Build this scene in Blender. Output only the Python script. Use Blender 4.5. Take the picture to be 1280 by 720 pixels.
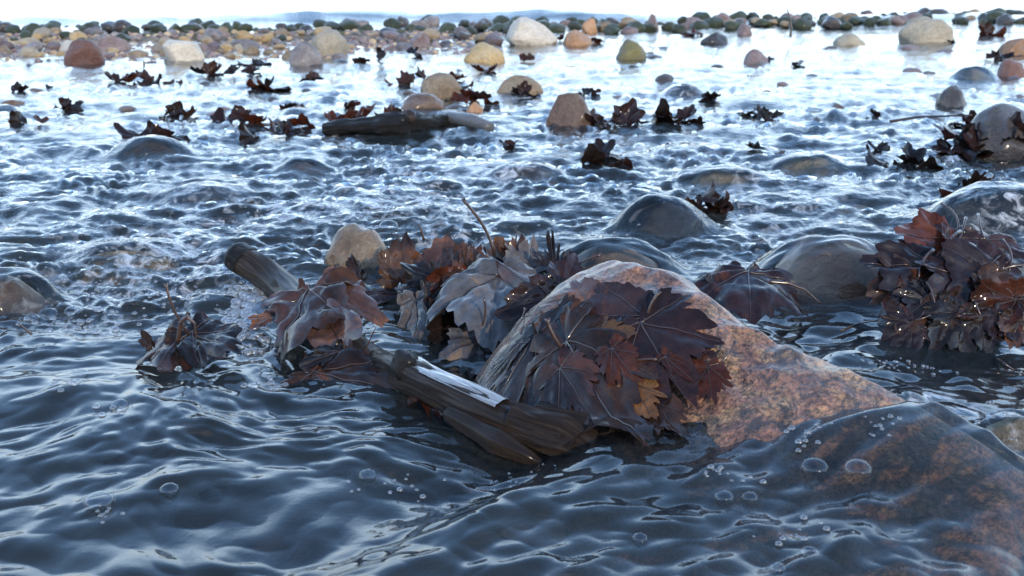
import bpy, bmesh, math, random
import numpy as np
from mathutils import Vector, Matrix, noise as mn
for o in list(bpy.data.objects): bpy.data.objects.remove(o)
random.seed(7); rng = np.random.default_rng(7)
S = bpy.context.scene; C = S.collection
R_ = math.radians
# ---------------------------------------------------------------- camera, sky, sun, exposure
CAM_H, PITCH, F = 0.40, R_(17.0), 1372.0
cd = bpy.data.cameras.new('camera'); cam = bpy.data.objects.new('camera', cd); C.objects.link(cam)
cd.sensor_width = 36.0; cd.lens = F/1280*36; cd.clip_start = 0.02; cd.clip_end = 5000
cam.location = (0, 0, CAM_H); cam.rotation_euler = (math.pi/2-PITCH, 0, 0); S.camera = cam
cd.dof.use_dof = True; cd.dof.focus_distance = 1.15; cd.dof.aperture_fstop = 16.0
SUN_EL, SUN_AZ = R_(21), R_(158)            # azimuth clockwise from +Y: behind the camera, to its right
w = bpy.data.worlds.new('World'); S.world = w; w.use_nodes = True
nt = w.node_tree; bg = nt.nodes['Background']
sky = nt.nodes.new('ShaderNodeTexSky'); sky.sky_type = 'NISHITA'; sky.sun_disc = False
sky.sun_elevation = SUN_EL; sky.sun_rotation = SUN_AZ; sky.air_density = 1.0; sky.dust_density = 1.6; sky.ozone_density = 1.6
# a clear sky with a band of bright white haze low down, all the way round the horizon
tc_ = nt.nodes.new('ShaderNodeTexCoord'); sx_ = nt.nodes.new('ShaderNodeSeparateXYZ'); nt.links.new(tc_.outputs['Generated'], sx_.inputs[0])
hr = nt.nodes.new('ShaderNodeValToRGB'); nt.links.new(sx_.outputs[2], hr.inputs[0]); e = hr.color_ramp.elements; e[0].position = 0
e[1].position = 1.0
for p_, c_ in ((0, (.16,.185,.21)), (.09, (.31,.365,.42)), (.25, (.32,.44,.58)), (.45, (.09,.175,.33)), (1.0, (.006,.02,.055))):
    q_ = e[0] if p_ == 0 else (e[-1] if p_ == 1 else e.new(p_)); q_.color = (*c_, 1)
hz_ = nt.nodes.new('ShaderNodeMix'); hz_.data_type = 'RGBA'; hz_.blend_type = 'ADD'; hz_.inputs[0].default_value = 1
hm_ = nt.nodes.new('ShaderNodeMix'); hm_.data_type = 'RGBA'; hm_.blend_type = 'MULTIPLY'; hm_.inputs[0].default_value = 1; hm_.inputs[7].default_value = (55, 55, 55, 1)
nt.links.new(hr.outputs[0], hm_.inputs[6]); nt.links.new(hm_.outputs[2], hz_.inputs[7]); nt.links.new(sky.outputs[0], hz_.inputs[6])
nt.links.new(hz_.outputs[2], bg.inputs[0]); bg.inputs[1].default_value = 0.075
sd = bpy.data.lights.new('sun', 'SUN'); sun = bpy.data.objects.new('sun', sd); C.objects.link(sun)
sd.energy = 2.3; sd.angle = R_(0.5); sd.color = (1.0, 0.84, 0.64)
sdir = Vector((math.sin(SUN_AZ)*math.cos(SUN_EL), math.cos(SUN_AZ)*math.cos(SUN_EL), math.sin(SUN_EL)))
sun.rotation_euler = sdir.to_track_quat('Z', 'Y').to_euler(); sun.location = (1, -2, 3)
S.view_settings.view_transform = 'Standard'; S.view_settings.look = 'None'
S.view_settings.exposure = 0.5; S.view_settings.gamma = 1.0
# ---------------------------------------------------------------- helpers
cp, sp = math.cos(PITCH), math.sin(PITCH)
def ray(px, py):
    u = (px-640)/F; v = (360-py)/F
    return Vector((u, cp+v*sp, -sp+v*cp))
def at(px, py, z=None, Y=None):             # the point seen at a pixel of the photograph, at a height z or a distance Y
    r = ray(px, py)
    t = Y/r.y if Y is not None else ((z or 0.0)-CAM_H)/r.z
    return Vector((r.x*t, r.y*t, CAM_H+r.z*t))
def mpp(p): return (p.y*cp+(CAM_H-p.z)*sp)/F # metres to a pixel of the photograph at that point
def link(o, parent=None):
    C.objects.link(o)
    if parent: o.parent = parent
    return o
def tag(o, label, cat, group=None):
    o['label'] = label; o['category'] = cat
    if group: o['group'] = group
    return o
def empty(name, loc=(0,0,0)):
    o = bpy.data.objects.new(name, None); o.empty_display_size = .02; o.location = loc
    return link(o)
def mesh_np(name, V, Q, smooth=True):        # V (n,3), Q (m,k) arrays
    me = bpy.data.meshes.new(name); k = Q.shape[1]
    me.vertices.add(len(V)); me.vertices.foreach_set('co', np.ascontiguousarray(V, np.float32).ravel())
    me.loops.add(Q.size); me.loops.foreach_set('vertex_index', Q.astype(np.int32).ravel())
    me.polygons.add(len(Q)); me.polygons.foreach_set('loop_start', np.arange(0, Q.size, k, dtype=np.int32))
    me.polygons.foreach_set('loop_total', np.full(len(Q), k, np.int32))
    me.polygons.foreach_set('use_smooth', np.full(len(Q), smooth, bool))
    me.update(calc_edges=True); return me
def gridq(n, m):
    i, j = np.meshgrid(np.arange(n-1), np.arange(m-1), indexing='ij'); a = (i*m+j).ravel()
    return np.stack([a, a+1, a+m+1, a+m], 1)
def attr(me, name, vals):
    a = me.attributes.new(name, 'FLOAT', 'POINT'); a.data.foreach_set('value', np.ascontiguousarray(vals, np.float32).ravel())
_p = np.random.default_rng(11).permutation(1024).astype(np.int64); _g = np.random.default_rng(5).uniform(0, 2*np.pi, 1024)
_gx, _gy = np.cos(_g), np.sin(_g)
def pn(x, y):                                # gradient noise, about -1..1
    x = np.asarray(x, float); y = np.asarray(y, float)
    xi = np.floor(x).astype(np.int64); yi = np.floor(y).astype(np.int64); xf = x-xi; yf = y-yi
    u = xf*xf*xf*(xf*(xf*6-15)+10); v = yf*yf*yf*(yf*(yf*6-15)+10)
    def g(a, b):
        h = _p[(_p[(xi+a)&1023]+yi+b)&1023]; return _gx[h]*(xf-a)+_gy[h]*(yf-b)
    n0 = g(0,0)+u*(g(1,0)-g(0,0)); n1 = g(0,1)+u*(g(1,1)-g(0,1))
    return (n0+v*(n1-n0))*1.5
def sst(a, b, x): t = np.clip((x-a)/(b-a), 0, 1); return t*t*(3-2*t)
def smax(a, b, k): h = np.clip(.5+.5*(a-b)/k, 0, 1); return b+(a-b)*h+k*h*(1-h)
# ---------------------------------------------------------------- materials
class M:
    def __init__(s, name):
        s.m = bpy.data.materials.new(name); s.m.use_nodes = True; s.t = s.m.node_tree; s.n = s.t.nodes; s.l = s.t.links
        s.b = s.n['Principled BSDF']; s.out = s.n['Material Output']; s.co = s.n.new('ShaderNodeTexCoord')
    def node(s, typ, ins={}, **kw):
        n = s.n.new(typ)
        for k, v in kw.items(): setattr(n, k, v)
        for k, v in ins.items(): s.set(n.inputs[k], v)
        return n
    def set(s, sock, v):
        if hasattr(v, 'links') or isinstance(v, bpy.types.NodeSocket): s.l.new(v, sock)
        else: sock.default_value = v
    def coord(s, scale=1.0, kind='Object', rnd=False, vec=None):
        mp = s.node('ShaderNodeMapping', {'Vector': s.co.outputs[kind]})
        mp.inputs['Scale'].default_value = vec or (scale,)*3
        if rnd:
            oi = s.node('ShaderNodeObjectInfo'); ml = s.node('ShaderNodeMath', {0: oi.outputs['Random'], 1: 37.0}, operation='MULTIPLY')
            cx = s.node('ShaderNodeCombineXYZ', {0: ml.outputs[0], 1: ml.outputs[0]}); s.l.new(cx.outputs[0], mp.inputs['Location'])
        return mp.outputs[0]
    def noise(s, vec, scale, detail=4, rough=.55, dist=0):
        return s.node('ShaderNodeTexNoise', {'Vector': vec, 'Scale': scale, 'Detail': detail, 'Roughness': rough, 'Distortion': dist}).outputs['Fac']
    def ramp(s, fac, stops):
        r = s.node('ShaderNodeValToRGB', {'Fac': fac}); e = r.color_ramp.elements
        while len(e) < len(stops): e.new(.5)
        for q, (p, c) in zip(e, stops): q.position = p; q.color = (*c, 1) if len(c) == 3 else c
        return r.outputs['Color']
    def mix(s, f, a, b, mode='MIX'):
        n = s.node('ShaderNodeMix', data_type='RGBA', blend_type=mode)
        s.set(n.inputs[0], f); 
        for k, v in ((6, a), (7, b)): s.set(n.inputs[k], (*v, 1) if isinstance(v, tuple) and len(v) == 3 else v)
        return n.outputs[2]
    def math(s, op, a, b=0.0, c=None):
        n = s.node('ShaderNodeMath', {0: a, 1: b}, operation=op)
        if c is not None: s.set(n.inputs[2], c)
        return n.outputs[0]
    def bump(s, h, strength=.5, dist=.01, nrm=None):
        b = s.node('ShaderNodeBump', {'Height': h, 'Strength': strength, 'Distance': dist})
        if nrm: s.l.new(nrm, b.inputs['Normal'])
        return b.outputs[0]
    def fin(s, col, rough=.5, nrm=None, coat=0.0, spec=.5):
        s.set(s.b.inputs['Base Color'], (*col, 1) if isinstance(col, tuple) else col); s.set(s.b.inputs['Roughness'], rough)
        s.b.inputs['Coat Weight'].default_value = coat; s.b.inputs['Coat Roughness'].default_value = .12
        s.b.inputs['Specular IOR Level'].default_value = spec
        if nrm: s.l.new(nrm, s.b.inputs['Normal'])
        return s.m
def m_stone(name, a, b, c, wet=.0, speck=.35, algae=None):
    m = M(name); v = m.coord(1, 'Object', True); 
    n1 = m.noise(v, 1.6, 6, .6); n2 = m.noise(v, 7, 5, .65); n3 = m.noise(v, 30, 2, .6)
    col = m.ramp(n1, [(.3, a), (.5, b), (.7, c)])
    col = m.mix(m.math('MULTIPLY', m.math('GREATER_THAN', n3, .6), speck), col, (a[0]*.25, a[1]*.25, a[2]*.3))
    col = m.mix(.55, col, m.ramp(n2, [(.3, (.45,.45,.46)), (.7, (1.15,1.1,1.05))]), 'MULTIPLY')
    if algae:
        col = m.mix(m.ramp(m.noise(v, 1.3, 5, .7), [(.38, (0,0,0)), (.55, (1,1,1))]), col, algae)
    oi = m.node('ShaderNodeObjectInfo').outputs['Random']
    col = m.mix(.8, col, m.ramp(oi, [(0, (.55,.55,.58)), (.5, (1,.97,.93)), (1, (1.25,1.2,1.1))]), 'MULTIPLY')
    nr = m.bump(m.math('ADD', n2, m.math('MULTIPLY', n3, .35)), .55, .12)
    return m.fin(col, .75-.45*wet, nr, .5*wet)
MAT = {}
MAT['tan'] = m_stone('tan stone', (.30,.22,.14), (.40,.31,.20), (.50,.42,.30), .1)
MAT['ochre'] = m_stone('ochre stone', (.40,.27,.12), (.50,.37,.19), (.52,.45,.32), .1)
MAT['white'] = m_stone('white stone', (.55,.50,.42), (.66,.62,.54), (.72,.68,.60), .05, .15)
MAT['grey'] = m_stone('grey stone', (.15,.14,.15), (.24,.22,.23), (.34,.32,.31), .2)
MAT['beige'] = m_stone('beige stone', (.30,.26,.20), (.40,.36,.28), (.46,.42,.34), .1, .2)
MAT['mauve'] = m_stone('mauve stone', (.17,.12,.12), (.24,.18,.18), (.30,.26,.26), .25)
MAT['red'] = m_stone('red brown stone', (.16,.07,.05), (.23,.11,.08), (.20,.15,.14), .3, .2)
MAT['orange'] = m_stone('orange stone', (.38,.20,.10), (.50,.29,.16), (.48,.34,.24), .15)
MAT['dark'] = m_stone('dark wet stone', (.035,.032,.034), (.065,.055,.052), (.10,.085,.075), .8)
MAT['brown'] = m_stone('brown wet stone', (.10,.062,.042), (.18,.115,.08), (.22,.165,.12), .6)
MAT['algae'] = m_stone('algae covered stone', (.05,.05,.03), (.045,.052,.032), (.09,.08,.045), .35, .3, (.034,.048,.02))
MAT['lichen'] = m_stone('lichen stone', (.12,.11,.09), (.16,.15,.11), (.2,.18,.14), .2, .2, (.20,.18,.07))
MAT['stain'] = m_stone('beige stone with green stain', (.34,.31,.25), (.42,.38,.30), (.46,.42,.34), .1, .2, (.25,.25,.15))
MAT['pinkwet'] = m_stone('pink wet stone', (.40,.23,.16), (.52,.32,.23), (.55,.40,.30), .8, .2)
MAT['tanwet'] = m_stone('wet tan stone', (.14,.10,.065), (.26,.19,.12), (.40,.32,.22), .85, .5)
MAT['darkblue'] = m_stone('slate wet stone', (.03,.032,.04), (.05,.05,.06), (.08,.07,.075), .9)
def m_granite():
    m = M('wet pink granite'); v = m.coord(1, 'Object')
    a = m.noise(v, 24, 8, .74, .5); b = m.noise(v, 75, 6, .7); c = m.noise(v, 230, 3, .6); k = m.node('ShaderNodeTexVoronoi', {'Vector': v, 'Scale': 130.0})
    col = m.ramp(a, [(.30, (.055,.042,.040)), (.42, (.19,.10,.072)), (.50, (.27,.14,.092)), (.57, (.30,.18,.10)), (.66, (.42,.29,.17)), (.78, (.50,.44,.36))])
    col = m.mix(.8, col, m.ramp(b, [(.34, (.12,.12,.13)), (.46, (.8,.78,.76)), (.66, (1.6,1.45,1.25))]), 'MULTIPLY')
    col = m.mix(.7, col, m.ramp(c, [(.38, (.2,.2,.2)), (.5, (1,1,1)), (.68, (1.5,1.45,1.4))]), 'MULTIPLY')
    col = m.mix(m.ramp(m.noise(v, 32, 6, .75, 1.2), [(.53, (0,0,0)), (.60, (.9,.9,.9))]), col, (.045,.036,.032))
    col = m.mix(m.ramp(m.noise(v, 11, 4, .7, .6), [(.60, (0,0,0)), (.72, (.5,.5,.5))]), col, (.22,.10,.045))
    h = m.math('ADD', m.math('MULTIPLY', b, .8), m.math('MULTIPLY', c, .45))
    nr = m.bump(h, .9, .009); nr = m.bump(m.noise(v, 28, 5, .6), .7, .018, nr)
    return m.fin(col, m.ramp(b, [(.3, (.16,)*3), (.7, (.42,)*3)]), nr, .35, .35)
MAT['granite'] = m_granite()
def m_leaf(name, a, b, c, trans=.22, coat=.8, rough=.38):
    m = M(name); v = m.coord(1, 'Object', True); oi = m.node('ShaderNodeObjectInfo').outputs['Random']
    n1 = m.noise(v, 16, 5, .65, .3); n2 = m.noise(v, 60, 4, .6)
    col = m.ramp(n1, [(.3, a), (.5, b), (.72, c)])
    col = m.mix(.7, col, m.ramp(n2, [(.3, (.4,.4,.42)), (.7, (1.3,1.2,1.1))]), 'MULTIPLY')
    col = m.mix(.8, col, m.ramp(oi, [(0, (.42,.38,.42)), (.5, (.72,.70,.70)), (1, (1.15,.95,.8))]), 'MULTIPLY')
    bl = m.noise(v, 11, 6, .7, .9)
    col = m.mix(m.ramp(bl, [(.56, (0,0,0)), (.66, (.7,.7,.7))]), col, (min(c[0]*1.5, .3), c[1]*.95, c[2]*.5))
    col = m.mix(m.ramp(bl, [(.34, (.85,.85,.85)), (.44, (0,0,0))]), col, (.010,.008,.008))
    vn = m.node('ShaderNodeAttribute', attribute_name='vein').outputs['Fac']
    col = m.mix(m.math('MULTIPLY', vn, .5), col, (c[0]*.4, c[1]*.4, c[2]*.45))
    uv = m.node('ShaderNodeAttribute', attribute_name='sec').outputs['Fac']
    wv = m.math('ABSOLUTE', m.math('SINE', m.math('MULTIPLY', uv, 3.14159)))
    rib = m.math('POWER', wv, .35)
    nr = m.bump(rib, .28, .0015); nr = m.bump(m.noise(v, 34, 3, .5, .8), .8, .007, nr); nr = m.bump(n2, .5, .002, nr)
    m.fin(col, .5, nr, .5, .08); m.b.inputs['Coat Roughness'].default_value = .06
    tr = m.node('ShaderNodeBsdfTranslucent', {'Color': m.mix(1.0, col, (2.0,1.15,.75), 'MULTIPLY'), 'Normal': nr})
    mx = m.node('ShaderNodeMixShader', {0: trans, 1: m.b.outputs[0], 2: tr.outputs[0]}); m.l.new(mx.outputs[0], m.out.inputs[0])
    return m.m
MAT['lf_purple'] = m_leaf('wet purple brown leaf', (.016,.011,.013), (.042,.025,.027), (.085,.045,.042))
MAT['lf_brown'] = m_leaf('wet brown leaf', (.014,.009,.008), (.046,.025,.017), (.115,.062,.038))
MAT['lf_red'] = m_leaf('wet red brown leaf', (.03,.012,.009), (.085,.027,.015), (.17,.062,.032), .25)
MAT['lf_black'] = m_leaf('rotting black leaf', (.008,.007,.008), (.018,.014,.014), (.05,.032,.026), .1)
MAT['lf_sheen'] = m_leaf('wet leaf painted with sky sheen', (.06,.064,.072), (.115,.118,.125), (.18,.175,.17), .10, 1.0, .34)  # silvery sky reflection painted into the leaf's base colour
MAT['lf_pink'] = m_leaf('wet pinkish brown leaf', (.07,.042,.040), (.13,.078,.07), (.19,.125,.105), .2)
MAT['lf_tan'] = m_leaf('wet tan leaf', (.12,.06,.025), (.24,.13,.06), (.33,.20,.10), .3)
m = M('leaf stalk'); MAT['stalk'] = m.fin(m.ramp(m.noise(m.coord(1), 40), [(.3, (.02,.012,.010)), (.7, (.075,.04,.028))]), .35, None, .6)
m = M('leaf vein'); MAT['vein'] = m.fin(m.ramp(m.noise(m.coord(1), 40), [(.3, (.022,.014,.012)), (.7, (.06,.036,.028))]), .35, None, .6)
def m_bark(name, a, b, c, rough, coat):
    m = M(name); g = [m.node('ShaderNodeAttribute', attribute_name=k).outputs['Fac'] for k in ('gc', 'gs', 'gl')]
    v = m.node('ShaderNodeCombineXYZ', {0: g[0], 1: g[1], 2: g[2]}).outputs[0]
    n1 = m.noise(v, 2.2, 6, .7, .5); n2 = m.noise(v, 6.0, 6, .75); n3 = m.noise(m.coord(1), 120, 4, .6)
    col = m.ramp(m.math('ADD', m.math('MULTIPLY', n1, .55), m.math('MULTIPLY', n2, .45)), [(.36, a), (.5, b), (.66, c)])
    nr = m.bump(m.math('ADD', n2, m.math('MULTIPLY', n1, .8)), .9, .006); nr = m.bump(n3, .5, .002, nr)
    return m.fin(col, rough, nr, coat, .25 if coat < .9 else .5)
MAT['bark'] = m_bark('wet dark bark', (.006,.005,.0045), (.026,.016,.011), (.085,.048,.024), .6, .16)
MAT['sheenwood'] = m_bark('wet peeled wood painted with sky sheen', (.20,.20,.20), (.36,.36,.355), (.48,.475,.46), .25, 1.0)  # peeled wood, its whiteness is sky sheen painted as colour
MAT['wetbark'] = m_bark('wet grey brown bark', (.010,.008,.007), (.034,.026,.021), (.10,.08,.065), .5, .25)
MAT['cutwood'] = m_bark('sodden black cut end', (.004,.004,.004), (.010,.009,.009), (.03,.026,.024), .55, .12)
MAT['sunkwood'] = m_bark('sunken brown wood', (.06,.035,.018), (.14,.08,.04), (.22,.14,.08), .6, .1)
MAT['greywood'] = m_bark('grey driftwood', (.08,.08,.08), (.16,.16,.16), (.24,.23,.22), .45, .4)
def m_water():
    m = M('sea water'); m.n.remove(m.b); v = m.coord(1, 'Object')
    tb = m.node('ShaderNodeAttribute', attribute_name='turb').outputs['Fac']; fo = m.node('ShaderNodeAttribute', attribute_name='foam').outputs['Fac']
    h = m.math('ADD', m.noise(v, 55, 4, .55, .6), m.math('MULTIPLY', m.noise(v, 160, 2, .5), .3))
    nr = m.node('ShaderNodeBump', {'Height': h, 'Distance': .006, 'Strength': m.math('MULTIPLY_ADD', tb, .30, .06)}).outputs[0]
    fr = m.node('ShaderNodeFresnel', {'IOR': 1.34, 'Normal': nr}).outputs[0]
    gl = m.node('ShaderNodeBsdfGlossy', {'Color': (1,1,1,1), 'Roughness': .055, 'Normal': nr})
    tr = m.node('ShaderNodeBsdfTransparent', {'Color': (.88,.90,.88,1)})
    df = m.node('ShaderNodeBsdfDiffuse', {'Color': (.036,.046,.050,1), 'Normal': nr})
    fd = m.node('ShaderNodeBsdfDiffuse', {'Color': (.80,.83,.85,1), 'Normal': nr})
    mk = m.node('ShaderNodeAttribute', attribute_name='murk').outputs['Fac']
    a = m.node('ShaderNodeMixShader', {0: mk, 1: tr.outputs[0], 2: df.outputs[0]})
    fn = m.ramp(m.noise(v, 38, 5, .65, .8), [(.50, (0,0,0)), (.68, (1,1,1))])
    b = m.node('ShaderNodeMixShader', {0: m.math('MULTIPLY', fn, fo), 1: a.outputs[0], 2: fd.outputs[0]})
    c = m.node('ShaderNodeMixShader', {0: fr, 1: b.outputs[0], 2: gl.outputs[0]})
    m.l.new(c.outputs[0], m.out.inputs[0]); return m.m
MAT['water'] = m_water()
def m_bubble():
    m = M('bubble film'); m.n.remove(m.b)
    fr = m.node('ShaderNodeFresnel', {'IOR': 1.38}).outputs[0]
    gl = m.node('ShaderNodeBsdfGlossy', {'Color': (1,1,1,1), 'Roughness': .03}); tr = m.node('ShaderNodeBsdfTransparent', {'Color': (.96,.97,.98,1)})
    c = m.node('ShaderNodeMixShader', {0: m.math('MINIMUM', m.math('MULTIPLY_ADD', fr, .65, .03), .5), 1: tr.outputs[0], 2: gl.outputs[0]}); m.l.new(c.outputs[0], m.out.inputs[0]); return m.m
MAT['bubble'] = m_bubble()
m = M('froth film'); m.n.remove(m.b); fr = m.node('ShaderNodeFresnel', {'IOR': 1.38}).outputs[0]
c0 = m.node('ShaderNodeMixShader', {0: .10, 1: m.node('ShaderNodeBsdfTransparent', {'Color': (.95,.96,.97,1)}).outputs[0], 2: m.node('ShaderNodeBsdfDiffuse', {'Color': (.8,.84,.88,1)}).outputs[0]})
c1 = m.node('ShaderNodeMixShader', {0: m.math('MINIMUM', m.math('MULTIPLY_ADD', fr, 1.1, .06), .8), 1: c0.outputs[0], 2: m.node('ShaderNodeBsdfGlossy', {'Color': (1,1,1,1), 'Roughness': .06}).outputs[0]}); m.l.new(c1.outputs[0], m.out.inputs[0]); MAT['froth'] = m.m
m = M('pebbly sea bed'); v = m.coord(1); vo = m.node('ShaderNodeTexVoronoi', {'Vector': v, 'Scale': 32.0})
col = m.mix(.6, m.ramp(m.noise(v, 6, 6, .65), [(.3, (.07,.05,.034)), (.5, (.15,.11,.075)), (.72, (.25,.20,.14))]), m.ramp(vo.outputs['Color'], [(.0, (.3,.28,.26)), (1, (1.4,1.3,1.2))]), 'MULTIPLY')
MAT['bed'] = m.fin(col, .8, m.bump(vo.outputs['Distance'], .8, .02))
def tube(pts, rad, n=6):
    pts = [Vector(p) for p in pts]; V = []; 
    for i, p in enumerate(pts):
        t = (pts[min(i+1, len(pts)-1)]-pts[max(i-1, 0)]).normalized(); a = t.cross(Vector((.31, .2, .93))).normalized(); b = t.cross(a)
        r = rad(i/(len(pts)-1)) if callable(rad) else rad
        for k in range(n): q = 2*math.pi*k/n; V.append(p+a*r*math.cos(q)+b*r*math.sin(q))
    m = len(pts); F_ = [[i*n+k, i*n+(k+1) % n, (i+1)*n+(k+1) % n, (i+1)*n+k] for i in range(m-1) for k in range(n)]
    V += [pts[0], pts[-1]]; F_ += [[m*n, (k+1) % n, k, k] for k in range(0)]
    me = bpy.data.meshes.new('tube'); me.from_pydata(V, [], F_+[(m*n, (k+1) % n, k) for k in range(n)]+[(m*n+1, (m-1)*n+k, (m-1)*n+(k+1) % n) for k in range(n)])
    me.polygons.foreach_set('use_smooth', [True]*len(me.polygons)); me.update(); return me
def part(name, me, mat, parent): 
    o = bpy.data.objects.new(name, me); me.materials.append(MAT[mat]); return link(o, parent)
# ---------------------------------------------------------------- terrain heights: main boulder, bed, water
RA, RB = np.array([.105, 1.02]), np.array([.375, .745])
RU = (RB-RA)/np.linalg.norm(RB-RA); RL = np.linalg.norm(RB-RA); RN = np.array([-RU[1], RU[0]])   # RN points back and right
CL1, CL2 = at(850, 548, z=.025), at(1075, 496, z=.045)   # waterline across the boulder's front
CLN = (-(CL2.y-CL1.y), CL2.x-CL1.x); CLN = tuple(v_/math.hypot(*CLN) for v_ in CLN)
def cover_(x, y, t): return np.maximum(sst(-.06, .09, (CL2[0]-x)*CLN[0]+(CL2[1]-y)*CLN[1])*sst(-.02, .06, t), sst(.24, .33, t))
def rock(x, y, detail=True):                 # height of the main boulder above z=0
    x = np.asarray(x, float); y = np.asarray(y, float)
    t = (x-RA[0])*RU[0]+(y-RA[1])*RU[1]; s = (x-RA[0])*RN[0]+(y-RA[1])*RN[1]
    tt = np.clip(t/RL, 0, 1); H = .170-.085*tt**1.35+.005*np.sin(tt*9)
    wf = .215+.06*tt; wb = .105-.03*tt
    ss = np.where(s < 0, s/wf, s/wb)
    te = np.where(t < 0, t/.165, np.where(t > RL, (t-RL)/.10, 0))
    q = np.clip(ss*ss+te*te, 0, 1.6); q = np.sqrt(q)
    h = H*(1-q**1.75)-.075+.02*np.clip(1-q, 0, 1)
    if detail: h = h+(1-.75*cover_(x, y, t))*(.012*pn(x*8+3, y*8)+.006*(.4-np.abs(pn(x*17, y*17+7)))+.0035*pn(x*34, y*34)+.0016*pn(x*70, y*70))
    return h
MOUNDS = []                                  # submerged or awash stones that lift the water: cx, cy, a, b, top, cz
def mound(x, y):
    x = np.asarray(x, float); y = np.asarray(y, float); h = np.full(x.shape, -9.0); x0, x1, y0, y1 = x.min(), x.max(), y.min(), y.max()
    for cx, cy, a, b, top, film, c in MOUNDS:
        if cx+2.5*a < x0 or cx-2.5*a > x1 or cy+2.5*b < y0 or cy-2.5*b > y1: continue
        sel = (np.abs(y-cy) < 2.4*b) & (np.abs(x-cx) < 2.4*a)
        xs_, ys_ = x[sel], y[sel]; q = ((xs_-cx)/a)**2+((ys_-cy)/b)**2
        k = np.where(q < 6, (top+film)*np.exp(-.95*q*np.sqrt(np.clip(q, 0, 9))*(1+.5*pn(xs_*9+cx*7, ys_*9)))-.012*np.clip(q-1, 0, 9), -9.0); h[sel] = np.maximum(h[sel], k)
    return h
def bed(x, y):
    b = -.062+.012*pn(x*2.2, y*2.2)+.006*pn(x*8, y*8)
    b = b+.078*np.exp(-((y-5.6-.15*np.sin(x*1.3))/.55)**2)*sst(1.2, -.6, x)
    b = b-.65*sst(6.0, 11, y)
    return b+.5*np.clip(.25-y, 0, 40)*.35
def turb(x, y):
    e = 1.28+.12*np.sin(x*5+1)+.10*pn(x*4, y*3)
    return sst(e-.12, e+.22, y)*(1-.2*sst(3.0, 5.0, y))*(1-.3*sst(6.2, 8, y))
def water(x, y, film=True):
    x = np.asarray(x, float); y = np.asarray(y, float); T = turb(x, y)
    wx = x+.035*pn(x*6+9, y*6); wy = y+.035*pn(x*6, y*6+31)
    near = sst(9.0, 5.5, y)*(1-.15*sst(2.6, 4.2, y)); MB = sst(-.3, .25, pn(x*2.3+5, y*2.6))
    h = .005*pn(x*2.6, y*3.6)
    h = h+T*near*(.0085*pn(wx*5.5, wy*9)+.0050*(.8-2*np.abs(pn(wx*8+4, wy*16)))+.0055*pn(wx*14, wy*26+8)+MB*(.0058*(2*np.abs(pn(wx*23, wy*36+8))-.5)+.0026*(2*np.abs(pn(wx*50+5, wy*70))-.5))+(1-MB)*(.0034*(.5-2*np.abs(pn(wx*26, wy*46)))+.0014*pn(wx*60, wy*110)))
    r = .35; fx = x*math.cos(r)-y*math.sin(r); fy = x*math.sin(r)+y*math.cos(r)      # smooth flow in front of the branch
    wfx = fx+.03*pn(fx*5, fy*5+2); wfy = fy+.05*pn(fx*5+12, fy*5)
    h = h+(1-T)*(.0040*pn(wfx*4, wfy*6)+.0050*pn(wfx*9+3, wfy*13)+.0036*pn(wfx*19+5, wfy*28)+.0016*(1.6*np.abs(pn(wfx*26, wfy*40))-.4)+.0011*pn(wfx*42, wfy*58)+.003)
    # far sea: low ripples, and the wavelet about to break outside the stone bar
    sea = sst(5.6, 7.0, y)
    h = h+sea*(.024*pn(x*.9, y*1.6)+.014*pn(x*2.2+3, y*3.4)+.006*pn(x*6, y*8))
    cr = 6.9+.25*pn(x*.6, 3.3)+.05*pn(x*2.5, 1.0)
    h = h+(.028*sst(-2.2, -1.2, x)*sst(1.4, .3, x)+.018)*np.exp(-np.where(y < cr, (y-cr)/.10, (y-cr)/.33)**2)
    if film:
        h = smax(h, mound(x, y)+.0045*pn(x*13, y*30)+.0022*pn(x*34, y*70), .016)
        rk = rock(x, y, False); t = (x-RA[0])*RU[0]+(y-RA[1])*RU[1]; s = (x-RA[0])*RN[0]+(y-RA[1])*RN[1]
        cover = cover_(x, y, t)
        fl = rk+.012-.045*(1-cover)+.0040*pn(x*11+y*8, (y*.8-x*.55)*30)+.0022*pn(x*22+y*14, (y*.8-x*.55)*62)
        pl = .046-.018*np.clip(t/RL, 0, 1.3)+np.minimum(s, 0)*.03-.12*np.clip(s, 0, 1)-.08*(1-sst(.0, .17, t))-.10*sst(RL+.02, RL+.14, t)
        h = smax(h, pl+.0052*pn(x*11+y*8, (y*.8-x*.55)*26)+.0032*pn(x*20+y*14, (y*.8-x*.55)*48)+.0012*(1.6*np.abs(pn(x*30, y*46))-.4)+.004*pn(x*7, y*11), .014)
        h = smax(h, fl, .012)
    return h
def w1(x, y): return float(water(np.array([x]), np.array([y]))[0])
def r1(x, y): return float(rock(np.array([x]), np.array([y]))[0])
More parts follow.
